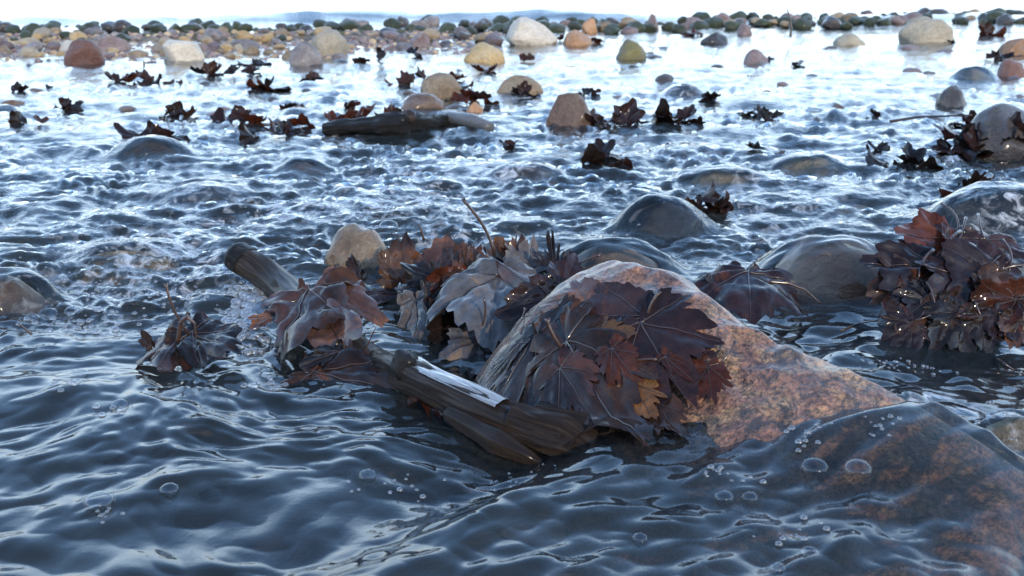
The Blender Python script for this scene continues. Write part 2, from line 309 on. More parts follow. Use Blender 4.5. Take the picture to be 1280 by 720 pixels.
# ---------------------------------------------------------------- stones
def stone_mesh(name, seed, sub, rough=.22, facets=0):
    bm = bmesh.new(); bmesh.ops.create_icosphere(bm, subdivisions=sub, radius=1)
    rd = random.Random(seed); o = Vector((rd.uniform(-50, 50), rd.uniform(-50, 50), 0))
    pl = [(Vector((rd.gauss(0, 1), rd.gauss(0, 1), rd.gauss(0, 1)+.2)).normalized(), rd.uniform(.55, .82)) for _ in range(facets)]
    for v in bm.verts:
        p = v.co.copy(); k = 1+rough*mn.noise(p*1.1+o)+rough*.45*mn.noise(p*2.6+o)+rough*.16*mn.noise(p*7+o)+rough*.06*mn.noise(p*18+o)
        p = p*k
        for n, c in pl:
            d = p.dot(n)-c
            if d > 0: p -= n*d*.88
        v.co = p
    xs = [max(v.co[i] for v in bm.verts) for i in range(3)]; ns = [min(v.co[i] for v in bm.verts) for i in range(3)]
    for v in bm.verts:
        for i in range(3): v.co[i] = 2*(v.co[i]-ns[i])/(xs[i]-ns[i])-1
    me = bpy.data.meshes.new(name); 
    for f in bm.faces: f.smooth = True
    bm.to_mesh(me); bm.free(); return me
_sm = {}
def stone_variant(kind, k, mat):             # shared mesh data for alike stones
    key = (kind, k, mat)
    if key not in _sm:
        base = _sm.get((kind, k)) or stone_mesh('stone', 100+k*7+len(kind), 4 if kind != 'small' else 3, {'round': .20, 'small': .26, 'angular': .3}[kind], {'round': 1, 'small': 2, 'angular': 9}[kind])
        _sm[(kind, k)] = base; me = base.copy() if base.materials else base
        me.materials.clear(); me.materials.append(MAT[mat]); _sm[key] = me
    return _sm[key]
def stone(px, py, wpx, hpx, mat, label, kind='round', k=0, rz=0.0, depth=.8, awash=None, name='stone', group=None, tilt=(0, 0), film=.004):
    g = at(px, py, 0.0); mp = mpp(g); a = wpx*mp/2; hv = hpx*mp*1.02
    b = a*depth; cy = g.y+b*.75; cx = g.x*cy/g.y
    bz = float(bed(np.array([cx]), np.array([cy]))[0])
    c = max(hv*.72, (hv-bz+.012)/2)*(1.0 if not awash else .96); cz = hv*(.99 if awash else 1)-c
    o = bpy.data.objects.new(name, stone_variant(kind, k, mat)); o.location = (cx, cy, cz); o.scale = (a, b, c); o.rotation_euler = (tilt[0], tilt[1], rz)
    link(o); tag(o, label, 'stone', group)
    if awash: MOUNDS.append((cx, cy, a, b, hv*awash, film+.003, c))
    return o
ST = [ # px, base py, width px, height px, material, shape, variant, turn, awash, label
 (106,80,50,29,'red','round',0,.4,0,'round red-brown boulder standing in the bright shallows before the cobble bar'),
 (84,64,28,13,'white','round',1,0,0,'small bright white stone on the cobble bar beside the red-brown boulder'),
 (230,77,50,25,'white','angular',2,.5,0,'pale grey-white broken stone at the foot of the cobble bar'),
 (383,82,43,29,'grey','round',3,.3,0,'round grey boulder standing in water near the pale beige boulder'),
 (412,69,48,31,'beige','round',4,1.0,0,'pale beige block-shaped boulder at the foot of the cobble bar'),
 (143,64,44,18,'mauve','round',5,.2,0,'low mauve-grey stone behind the red-brown boulder'),
 (267,64,24,11,'mauve','round',0,1.4,0,'small dark brownish pebble stone beside the grey-white broken stone'),
 (308,62,36,12,'grey','round',1,1.1,0,'flat purple-grey stone lying low in front of the cobble bar'),
 (525,60,28,18,'mauve','angular',3,.2,0,'grey-mauve wedge stone at the front of the cobble bar'),
 (605,79,54,24,'ochre','round',6,.1,0,'bright yellow ochre stone alone in the bright shallows'),
 (664,57,66,33,'white','angular',5,.3,0,'big cream-white angular rock at the edge of the bar'),
 (722,57,42,18,'orange','round',2,.8,0,'orange stone partly wrapped in brown leaves beside the white rock'),
 (788,75,42,24,'lichen','round',6,.5,0,'squat dark stone with yellow lichen in the shallows'),
 (737,41,22,17,'orange','angular',0,1.1,0,'small pink pointed stone behind the orange stone'),
 (817,38,18,20,'mauve','angular',4,.2,0,'narrow brown upright stone in the thin stone row'),
 (1157,54,75,31,'beige','round',7,0,0,'large smooth beige boulder with a greenish stain'),
 (1062,57,44,14,'beige','round',3,.2,0,'flat pale grey stone just awash near the large beige boulder'),
 (893,55,40,14,'dark','round',5,.7,0,'low dark brown stone in the bright shallows'),
 (930,44,24,14,'mauve','round',6,.7,0,'small dark purple stone beside an upright thin twig'),
 (1266,69,36,20,'orange','angular',3,.1,0,'pale orange stone near the large beige boulder'),
 (945,80,36,17,'mauve','round',2,.3,0,'pinkish grey stone with a dark leaf stuck to its side'),
 (552,124,56,31,'tan','round',4,.5,0,'tan boulder with brown leaves stuck along its right side'),
 (648,121,62,24,'tan','round',1,.3,0,'low tan stone with a dark pointed leaf at its end'),
 (709,160,60,41,'brown','angular',6,.6,0,'dark brown wedge-shaped stone with a pointed top'),
 (528,141,66,22,'brown','round',0,.2,0,'flat wet brown stone behind the waterlogged log'),
 (592,140,30,12,'orange','round',5,.9,0,'small orange stone awash beside the waterlogged log'),
 (1190,134,46,25,'dark','round',3,.8,0,'dark purple-grey stone by the leaf-covered boulder'),
 (1262,96,44,20,'red','round',6,.8,0,'reddish stone in the shallows beneath the pale orange stone'),
 (1215,103,58,17,'beige','round',2,.3,.9,'pale flat stone awash beside the reddish stone'),
 (855,121,48,14,'brown','round',1,.1,.8,'low brown stone awash in open water'),
 (832,102,30,9,'dark','round',4,.3,0,'small dark stone barely breaking open water'),
 (1255,590,110,60,'tan','angular',0,.3,.9,'pale rough stone in the foam beyond the granite boulder'),
 (450,338,92,52,'tanwet','round',7,.3,0,'wet tan speckled stone behind the leaf pile'),
 (1035,376,196,62,'pinkwet','round',6,.15,.93,'broad pink boulder under a thin sheet of running water'),
 (768,350,140,34,'brown','round',2,.4,.98,'smooth slate-dark stone glazed with water behind the granite boulder'),
 (826,296,112,40,'darkblue','round',5,.2,.97,'dark stone cloaked in glassy water with a black leaf beside it'),
 (1252,292,180,48,'darkblue','round',1,.5,.95,'broad dark stone awash behind the big leaf heap'),
 (1256,196,118,60,'dark','round',2,.3,0,'dark boulder draped with wet leaves and a long thin twig'),
 (8,386,110,34,'brown','round',3,.3,.95,'brown stone seen through foaming water beside the bubbles'),
 (188,198,90,20,'dark','round',0,.2,.95,'small dark stone pushing up a glassy hump of water'),
 (660,225,90,12,'brown','round',4,.2,.97,'brownish stone drowned under a low hump of running water'),
 (380,215,60,9,'brown','round',2,.6,.97,'drowned stone lifting a froth-edged hump of water'),
 (900,232,110,14,'tan','round',6,.2,.97,'tan stone drowned in churning water beyond the black leaf'),
 (1010,215,90,14,'tan','round',1,.2,.97,'tan stone drowned in churning water beside the floating black leaf'),
 (160,330,130,12,'tan','round',5,.2,.97,'flat tan stone drowned in foam beside the cut branch end'),
 (255,250,100,9,'brown','round',7,.2,.97,'flat brown stone drowned in rough water beyond the cut branch end'),
]
for (px, py, wp, hp, mt, kd, k, rz, aw, lb) in ST: stone(px, py, wp, hp, mt, lb, kd, k, rz, awash=aw)
# the bar of cobbles at the sea's edge
LBL = {'algae': 'green algae-covered cobble in the stone bar at the sea\'s edge', 'tan': 'tan cobble in the stone bar at the sea\'s edge', 'grey': 'grey cobble in the stone bar at the sea\'s edge',
       'ochre': 'yellowish cobble in the stone bar at the sea\'s edge', 'beige': 'pale beige cobble in the stone bar at the sea\'s edge', 'mauve': 'brownish purple cobble in the stone bar at the sea\'s edge', 'dark': 'black wet cobble in the stone bar at the sea\'s edge'}
put = []
LM = [(-1e9, 'beyond the small white stone'), (100, 'behind the red-brown boulder'), (190, 'behind the grey-white broken stone'), (290, 'behind the flat purple-grey stone'), (355, 'behind the round grey and pale beige boulders'),
      (450, 'behind the grey-mauve wedge stone'), (560, 'behind the yellow ochre stone'), (630, 'behind the cream-white angular rock'), (705, 'behind the orange stone'), (765, 'behind the lichened stone'), (840, 'behind the low dark brown stone'), (950, 'near the upright thin twig'), (1020, 'behind the flat pale grey stone'), (1100, 'behind the large beige boulder'), (1215, 'behind the pale orange stone')]
def where_bar(px): return [t for a, t in LM if px >= a][-1]
def cobble(px, py, wp, mt, lift=0.0):
    g = at(px, py, 0.0); a = wp*mpp(g)/2
    if any((g.x-q[0])**2+((g.y-q[1])*.8)**2 < (.60*(a+q[2]))**2 for q in put): return False
    put.append((g.x, g.y, a)); c = a*random.uniform(.5, .72)
    o = bpy.data.objects.new('cobble', stone_variant('small', random.randrange(8), mt)); o.scale = (a, a*random.uniform(.7, 1), c)
    o.location = (g.x, g.y, lift+c*random.uniform(.05, .35)-.005); o.rotation_euler = (random.uniform(-.25, .25), random.uniform(-.25, .25), random.uniform(0, 6.3))
    link(o); sz = 'big ' if wp > 29 else ('small ' if wp < 21 else '')
    tag(o, sz+LBL[mt].replace("in the stone bar at the sea's edge", 'of the stone bar '+where_bar(px)), 'stone', 'cobbles of the bar: %s%s, %s' % (sz, mt, where_bar(px))); return True
n = 0
for it in range(6000):
    px = random.uniform(-90, 1370)
    lo, hi = ((34, 74) if px < 430 else (32, 64) if px < 620 else (30, 43) if px < 850 else (25, 37) if px < 1060 else (19, 32))
    py = random.uniform(lo, hi); f = (py-lo)/(hi-lo)
    if px < 620: mt = random.choice(['algae']*5+['dark', 'dark'] if f < .3 else (['tan', 'ochre', 'algae', 'beige', 'tan', 'grey'] if f < .6 else ['tan', 'beige', 'grey', 'mauve', 'tan', 'ochre'])) if px < 420 else random.choice(['algae', 'algae', 'dark', 'grey'] if f < .5 else ['grey', 'grey', 'mauve', 'tan', 'dark'])
    else: mt = random.choice(['algae']*6+['dark', 'mauve', 'tan'])
    lift = (.03*math.exp(-((f-.35)/.4)**2) if px < 620 else .015)
    n += cobble(px, py, random.uniform(13, 28)*(1.0 if py < 40 and px > 620 else 1), mt, lift)
    if n > 295: break
bm = bmesh.new(); bmesh.ops.create_icosphere(bm, subdivisions=1, radius=1); bm.verts.index_update()
pv = np.array([v.co[:] for v in bm.verts]); pf = np.array([[v.index for v in f.verts] for f in bm.faces]); bm.free()
for mt in ('algae', 'tan', 'mauve', 'grey'):
    VV, QQ = [], []
    for it in range(520):
        px = random.uniform(-120, 640) if mt != 'algae' else random.uniform(-120, 1400)
        lo, hi = ((33, 76) if px < 430 else (31, 66) if px < 620 else (29, 45) if px < 850 else (24, 39) if px < 1060 else (18, 34))
        f = random.random(); f = f*.45 if mt == 'algae' else .3+.7*f; g = at(px, lo+(hi-lo)*f, 0.0); a = random.uniform(5, 12)*mpp(g)/2
        VV.append(pv*np.array([a, a*random.uniform(.7, 1), a*.6])*(1+.25*rng.normal(0, 1, (len(pv), 1)).clip(-1, 1))+np.array([g.x, g.y, max(float(bed(np.array([g.x]), np.array([g.y]))[0]), -.004)+a*.2])); QQ.append(pf+len(QQ)*len(pv))
    o = link(bpy.data.objects.new('shingle', mesh_np('shingle', np.concatenate(VV), np.concatenate(QQ)))); o.data.materials.append(MAT[mt]); o['kind'] = 'stuff'; o['label'] = '%s shingle between the cobbles of the stone bar' % {'algae': 'green weedy', 'tan': 'tan', 'mauve': 'purple-brown', 'grey': 'grey'}[mt]; o['category'] = 'shingle'
for it in range(60):                         # scattered cobbles in the shallows
    px = random.uniform(0, 1280); py = random.uniform(60, 150)
    g = at(px, py, 0.0); a = random.uniform(14, 34)*mpp(g)/2
    if any((g.x-q[0])**2+(g.y-q[1])**2 < (1.2*(a+q[2]))**2 for q in put): continue
    put.append((g.x, g.y, a)); mt = random.choice(['dark', 'mauve', 'dark', 'brown'])
    o = bpy.data.objects.new('cobble', stone_variant('small', random.randrange(8), mt)); c = a*.62; o.scale = (a, a*.85, c); o.location = (g.x, g.y, -c*.55); o.rotation_euler[2] = random.uniform(0, 6)
    link(o); wb = where_bar(px).replace('behind', 'in the shallows before').replace('beyond', 'in the shallows before').replace('near the', 'in the shallows before the'); tag(o, 'low %s cobble barely awash %s' % ({'dark': 'black', 'mauve': 'purple-brown', 'brown': 'brown'}[mt], wb), 'stone', 'cobbles awash, %s, %s' % (mt, wb))
for it in range(110):                        # stones under the running water
    px = random.uniform(-60, 1340); py = random.uniform(110, 420); g = at(px, py, 0.0); a = random.uniform(30, 95)*mpp(g)/2*(1.0 if py < 250 else .8)
    if any((g.x-q[0])**2+(g.y-q[1])**2 < (.9*(a+q[2]))**2 for q in put) or g.y < 1.2: continue
    put.append((g.x, g.y, a)); mt = random.choice(['tan', 'brown', 'beige', 'mauve', 'ochre', 'brown']); c = max(.03, a*.5)
    o = bpy.data.objects.new('stone', stone_variant('small', random.randrange(8), mt)); o.scale = (a, a*.8, c); o.location = (g.x, g.y, -.012-c*random.uniform(.9, 1.1)); o.rotation_euler[2] = random.uniform(0, 6)
    link(o); tag(o, '%s stone lying drowned under the rough running water' % {'tan': 'tan', 'brown': 'dark brown', 'beige': 'pale beige', 'mauve': 'purple-brown', 'ochre': 'yellowish'}[mt], 'stone', 'stones drowned under running water, '+mt)
    MOUNDS.append((g.x, g.y, a, a*.8, .004, .004, c))
# main boulder
n, k = 150, 260
rr = np.linspace(0, 1, n)**.8; th = np.linspace(0, 2*np.pi, k, endpoint=False)
tc, sc = RL*.5, -.05
rt, rs = RL*.5+.20, np.where(np.sin(th) > 0, .16, .21)
T_ = tc+np.outer(rr, rt*np.cos(th)); S_ = sc+np.outer(rr, rs*np.sin(th))
X = RA[0]+T_*RU[0]+S_*RN[0]; Y = RA[1]+T_*RU[1]+S_*RN[1]; Z = np.maximum(rock(X, Y), -.075)
V = np.stack([X, Y, Z], -1).reshape(-1, 3); i = np.arange(n-1)[:, None]*k; j = np.arange(k)[None, :]; jn = (j+1) % k
Q = np.stack([(i+j), (i+k+j), (i+k+jn), (i+jn)], -1).reshape(-1, 4)
o = link(bpy.data.objects.new('granite_boulder', mesh_np('granite_boulder', V, Q))); o.data.materials.append(MAT['granite'])
tag(o, 'large wet orange-brown granite boulder with leaves plastered on its side', 'boulder')
# ---------------------------------------------------------------- bed and water
ang = np.linspace(-R_(52), R_(52), 1060)
inv = np.linspace(1/.45, 1/9.0, 720); d = np.concatenate([1/inv, np.geomspace(9.2, 900, 60)])
A, D = np.meshgrid(ang, d); X = np.tan(A)*D; Y = D
Z = water(X, Y); Tn = turb(X, Y)
me = mesh_np('water', np.stack([X, Y, Z], -1).reshape(-1, 3), gridq(len(d), len(ang)))
sl = np.hypot(np.gradient(Z, axis=0)/np.gradient(Y, axis=0), .0)
foam = np.clip(Tn*sst(-.1, .5, pn(X*3.1+2, Y*3.7))*.6*sst(6, 3, Y)+.25*np.exp(-((Y-6.75)/.12)**2), 0, 1)
foam = np.clip(foam+.9*np.exp(-((X-.375)**2/.045**2+(Y-.86)**2/.06**2)), 0, 1)
dep = Z-np.maximum(bed(X, Y), rock(X, Y, False)); md = mound(X, Y); dep = np.minimum(dep, np.where(md > .012, Z-md+.008, 9))
tt_ = (X-RA[0])*RU[0]+(Y-RA[1])*RU[1]; dep = dep+.04*cover_(X, Y, tt_-.06)**2*(Y < 1.2)
attr(me, 'turb', Tn); attr(me, 'foam', foam); attr(me, 'murk', 1-np.exp(-np.clip(dep, 0, 2)/.16)); me.materials.append(MAT['water'])
o = link(bpy.data.objects.new('water', me)); o['kind'] = 'structure'
xs = np.concatenate([-np.geomspace(1500, 4, 24), np.linspace(-3.9, 3.9, 260), np.geomspace(4, 1500, 24)])
ys = np.concatenate([-np.geomspace(60, 1, 16), np.linspace(-.9, 7.5, 280), np.geomspace(7.7, 1500, 24)])
X, Y = np.meshgrid(xs, ys); Z = bed(X, Y)
o = link(bpy.data.objects.new('sea_bed', mesh_np('sea_bed', np.stack([X, Y, Z], -1).reshape(-1, 3), gridq(len(ys), len(xs))))); o.data.materials.append(MAT['bed']); o['kind'] = 'structure'
# ---------------------------------------------------------------- unseen bank and shrubs behind the viewer, added to shade the near water
xs = np.linspace(-14, 16, 120); ys = np.linspace(-12, -2.6, 60); X, Y = np.meshgrid(xs, ys)
Z = .9+1.05*sst(-2.7, -4.2, Y+.25*pn(X*.8, Y*.3))+.15*pn(X*.7, Y*.7)+.05*pn(X*3, Y*3)-.9*sst(-3.2, -2.6, Y)
m = M('shade bank earth'); MAT['earth'] = m.fin(m.ramp(m.noise(m.coord(1), 3, 6, .7), [(.3, (.04,.03,.02)), (.6, (.10,.075,.045)), (.75, (.06,.07,.03))]), .9)
o = link(bpy.data.objects.new('shore_bank', mesh_np('shore_bank', np.stack([X, Y, Z], -1).reshape(-1, 3), gridq(60, 120)))); o.data.materials.append(MAT['earth']); o['kind'] = 'structure'
m = M('shrub leaf'); MAT['shade_shrub'] = m.fin((.06,.05,.025), .6)
for i, bx_ in enumerate((-2.6, -1.1, .3, 3.8, 5.0)):  # added shrubs, spaced to let some sun reach the boulder
    rt = empty('shade_shrub', (bx_, -4.3, 1.75)); tag(rt, 'half-bare bush out of view, added to shade the near water', 'shade_shrub', 'unseen shrubs added for shade'); tips = []
    for k in range(16):
        a = rng.uniform(0, 6.28); l = rng.uniform(.6, 1.15); d_ = Vector((math.cos(a)*.55, math.sin(a)*.35, 1)).normalized(); pts = [d_*l*q/6+Vector((rng.normal(0, .02), rng.normal(0, .02), 0))*q for q in range(7)]
        part('branch', tube(pts, lambda q: .014*(1-.8*q), 5), 'bark', rt); tips += pts[2:]
    tp = np.array([t[:] for t in tips]); c_ = tp[rng.integers(0, len(tp), 1000)]+rng.normal(0, .13, (1000, 3)); u_ = rng.normal(0, 1, (1000, 3)); u_ /= np.linalg.norm(u_, axis=1)[:, None]; v_ = np.cross(u_, rng.normal(0, 1, (1000, 3))); v_ /= np.linalg.norm(v_, axis=1)[:, None]
    V = np.stack([c_-u_*.03, c_+v_*.018, c_+u_*.03, c_-v_*.018], 1).reshape(-1, 3); part('crown', mesh_np('crown', V, np.arange(4000).reshape(-1, 4)), 'shade_shrub', rt)
# ---------------------------------------------------------------- leaves
VEINS = [(0, 1.0), (.80, .84), (-.80, .84), (1.70, .56), (-1.70, .56)]
def outline(th, seed):
    rd = random.Random(seed); r = np.full_like(th, .30)
    for a, L in VEINS:
        L = L*rd.uniform(.9, 1.08); r = np.maximum(r, L*(1-.29*np.abs((th-a)/.45)**.9))
    r = r*(1+.06*np.abs(((th*3.1+rd.random()) % 1)*2-1)+.025*np.abs(((th*8.3) % 1)*2-1))
    r = np.where(np.abs(th) > 2.3, r*np.clip(1.0-.9*(np.abs(th)-2.3), .25, 1), r)
    return r*(1+.08*pn(th*2.5+seed*3.1, np.full_like(th, seed*1.7)))
def leaf_blade(seed, na=100, nr=15, pucker=.022, wav=.05, tear=0.0):
    th = np.linspace(-2.75, 2.75, na); ro = outline(th, seed)
    if tear: ro = ro*(1-tear*np.clip(pn(th*7+seed, np.full_like(th, 9.1+seed)), 0, 1))
    u = np.linspace(.0, 1, nr); TH, U = np.meshgrid(th, u); Rr = U*ro
    x = Rr*np.sin(TH); y = Rr*np.cos(TH)
    dv = np.full_like(x, 9.0); sec = np.zeros_like(x)
    for a, L in VEINS:
        da = TH-a; q = np.where(np.cos(da) > 0, np.abs(Rr*np.sin(da)), 9); al = Rr*np.cos(da)
        hit = q < dv; sec = np.where(hit, (al-.75*q)*11, sec); dv = np.where(hit, q, dv)
    z = pucker*(1-np.exp(-(dv/.07)**2))+.05*pn(x*2.4+seed, y*2.4)+.022*pn(x*6+seed, y*6)+.009*pn(x*14+seed, y*14)
    z = z+wav*U**2.5*(np.sin(TH*6+seed)*.4+pn(TH*2.2+seed*2, U*1.3)*1.1)
    return np.stack([x, y, z], -1), np.exp(-(dv/.018)**2), sec
def bend(P, fold=0, curl=0, roll=0, twist=0):
    x, y, z = P[..., 0].copy(), P[..., 1].copy(), P[..., 2].copy()
    if fold: z = z*math.cos(fold)+np.abs(x)*math.sin(fold); x = x*math.cos(fold)
    if curl: k = curl; y2 = np.sin(k*y)*(1/k-z); z = (1/k)-np.cos(k*y)*(1/k-z); y = y2
    if roll: k = roll; x2 = np.sin(k*x)*(1/k-z); z = (1/k)-np.cos(k*x)*(1/k-z); x = x2
    if twist: a = twist*y; x, z = x*np.cos(a)-z*np.sin(a), x*np.sin(a)+z*np.cos(a)
    return np.stack([x, y, z], -1)
seedc = [0]
def leaf(j, t, mat, label, roll_=0.0, wide=1.0, fold=0, curl=0, roll=0, twist=0, hint=(0, -.45, 1), drape=None, stalk=.35, sbend=.5, wav=.08, tear=0.3, group=None, lift=.002, pucker=.022, sdir=None):
    """j = where the stalk meets the blade, t = tip: world points."""
    seedc[0] += 1; sd_ = seedc[0]
    L = (t-j).length; P, vein, sec = leaf_blade(sd_, wav=wav, tear=tear, pucker=pucker); P[..., 0] *= wide
    yv = (t-j).normalized(); hv = Vector(hint); zv = (hv-yv*hv.dot(yv)).normalized(); xv = yv.cross(zv)
    if roll_: q = Matrix.Rotation(roll_, 3, yv); zv = q @ zv; xv = q @ xv
    P = bend(P, fold, curl, roll, twist)*L
    root = empty('maple_leaf', j); tag(root, label, 'leaf', group)
    if drape:
        a = math.atan2(-(t.x-j.x), t.y-j.y); Lg = math.hypot(t.x-j.x, t.y-j.y)/L
        gx = j.x+(P[..., 0]*math.cos(a)-P[..., 1]*math.sin(a))*(1 if drape == 'flat' else 1); gy = j.y+(P[..., 0]*math.sin(a)+P[..., 1]*math.cos(a))*(Lg if drape == 'rock' else 1)
        base = np.maximum(rock(gx, gy, False)+.004, water(gx, gy)-.0015) if drape == 'rock' else water(gx, gy)
        W_ = np.stack([gx-j.x, gy-j.y, base+lift+P[..., 2]*.55-j.z], -1)
    else:
        Bm = np.array([xv, yv, zv]); W_ = P @ Bm
    nr, na = W_.shape[:2]
    me = mesh_np('blade', W_.reshape(-1, 3), gridq(nr, na)); attr(me, 'vein', vein.ravel()); attr(me, 'sec', sec.ravel())
    part('blade', me, mat, root)
    # raised main veins follow the blade's own surface
    th = np.linspace(-2.75, 2.75, na); bm_v, bm_f = [], []
    for a, Lv in VEINS:
        c = int(np.argmin(np.abs(th-a))); pts = [Vector(W_[i, c]) for i in range(0, nr-1)]
        pts = [p+zv*(.0006 if not drape else 0)+(Vector((0, 0, .0006)) if drape else Vector()) for p in pts]
        tm = tube(pts, lambda q: L*.0065*(1-.8*q)*(1 if a == 0 else .8)+.0001, 5); o_ = len(bm_v)
        bm_v += [v.co.copy() for v in tm.vertices]; bm_f += [[o_+i for i in p.vertices] for p in tm.polygons]; bpy.data.meshes.remove(tm)
    vm = bpy.data.meshes.new('veins'); vm.from_pydata(bm_v, [], bm_f); vm.polygons.foreach_set('use_smooth', [True]*len(vm.polygons)); part('veins', vm, 'vein' if mat not in ('lf_black',) else 'stalk', root)
    if stalk:
        dv_ = Vector(sdir).normalized() if sdir else -yv; s = L*stalk*1.6; pts = []
        for i in range(9):
            q = i/8; p = dv_*s*q+zv*(sbend*s*.35*math.sin(q*2.2))+xv*(.12*s*math.sin(q*3+sd_))
            if drape and not sdir: gx_, gy_ = j.x+p.x, j.y+p.y; p = Vector((p.x, p.y, max(r1(gx_, gy_), w1(gx_, gy_))+lift+.003+.15*s*q*q-j.z))
            pts.append(p)
        part('stalk', tube(pts, lambda q: L*.010+.0005+(.0010 if q > .9 else 0), 6), 'stalk', root)
    return root
def P3(px, py, z=None, Y=None): return at(px, py, z, Y)
def onrock(px, py):                          # first hit of a pixel's ray with boulder or water
    r = ray(px, py); Ys = .6+np.arange(420)*.002; t = Ys/r.y; x = r.x*t; z = CAM_H+r.z*t
    hit = np.nonzero(z <= np.maximum(rock(x, Ys), water(x, Ys)))[0]
    return at(px, py, Y=float(Ys[hit[0]])) if len(hit) else at(px, py, 0.0)
# leaves plastered on the granite boulder
LR = [ # junction px, tip px, material, label, width, lift, stalk, stalk direction
 ((735,392),(664,392),'lf_pink','scalloped pinkish purple leaf uppermost on the granite boulder\'s left shoulder',.6,.002,0,None),
 ((806,404),(694,418),'lf_purple','dark purple leaf lying across the granite boulder with upright stalk',.62,.005,.22,(.35,.25,.55)),
 ((800,412),(862,530),'lf_purple','large violet-brown leaf running down the granite boulder into the water',.8,.007,0,None),
 ((742,432),(790,478),'lf_tan','small tan leaf glistening between purple leaves on the granite boulder',.62,.010,0,None),
 ((672,436),(668,528),'lf_black','dark fan-veined leaf on the granite boulder\'s foot above the log',.85,.006,.18,(-.05,.1,.6)),
 ((708,446),(806,566),'lf_brown','long brown leaf sliding down beside the log\'s splintered end',.42,.012,.14,(-.3,.1,.6)),
 ((655,412),(654,440),'lf_red','small rust-coloured leaf scrap on the granite boulder\'s left edge',.8,.008,.3,None),
 ((764,458),(796,516),'lf_red','folded red-brown leaf with two dark stalks on the granite boulder',.5,.015,.45,(.5,-.25,.12)),
 ((884,476),(892,524),'lf_red','dark red leaf dipping into water with a curved stalk on granite',.7,.004,.55,(.4,.3,.45)),
 ((884,456),(846,464),'lf_purple','small dark triangular leaf on the granite boulder\'s face',.6,.004,0,None),
 ((790,505),(822,540),'lf_tan','little orange-brown leaf at the waterline below the stalks',.55,.011,.3,(.5,-.1,.1)),
 ((640,470),(612,500),'lf_sheen','grey sheeny leaf at the boulder\'s left foot beside the log',.8,.006,0,None),
 ((700,402),(735,440),'lf_brown','torn brown scrap between the pink leaf and tan leaf on granite',.5,.004,0,None),
 ((770,420),(720,452),'lf_black','black torn leaf strip under the dark purple leaf on granite',.4,.009,0,None),
 ((830,470),(862,500),'lf_red','rusty torn strip on the violet-brown leaf',.35,.010,.5,(.5,.1,.2)),
 ((700,480),(742,545),'lf_purple','limp purple leaf hanging behind the log\'s splintered end',.5,.014,0,None),
 ((650,455),(622,490),'lf_black','black limp leaf at the boulder\'s left foot',.6,.009,.3,None),
 ((820,520),(860,556),'lf_black','black leaf scrap at the waterline below the violet-brown leaf',.5,.006,0,None),
]
for a, b, mt, lb, wd, lf, stk, sdr in LR:
    leaf(onrock(*a), onrock(*b), mt, lb, wide=wd, drape='rock', lift=lf, stalk=stk, sdir=sdr, wav=.04, tear=.55)
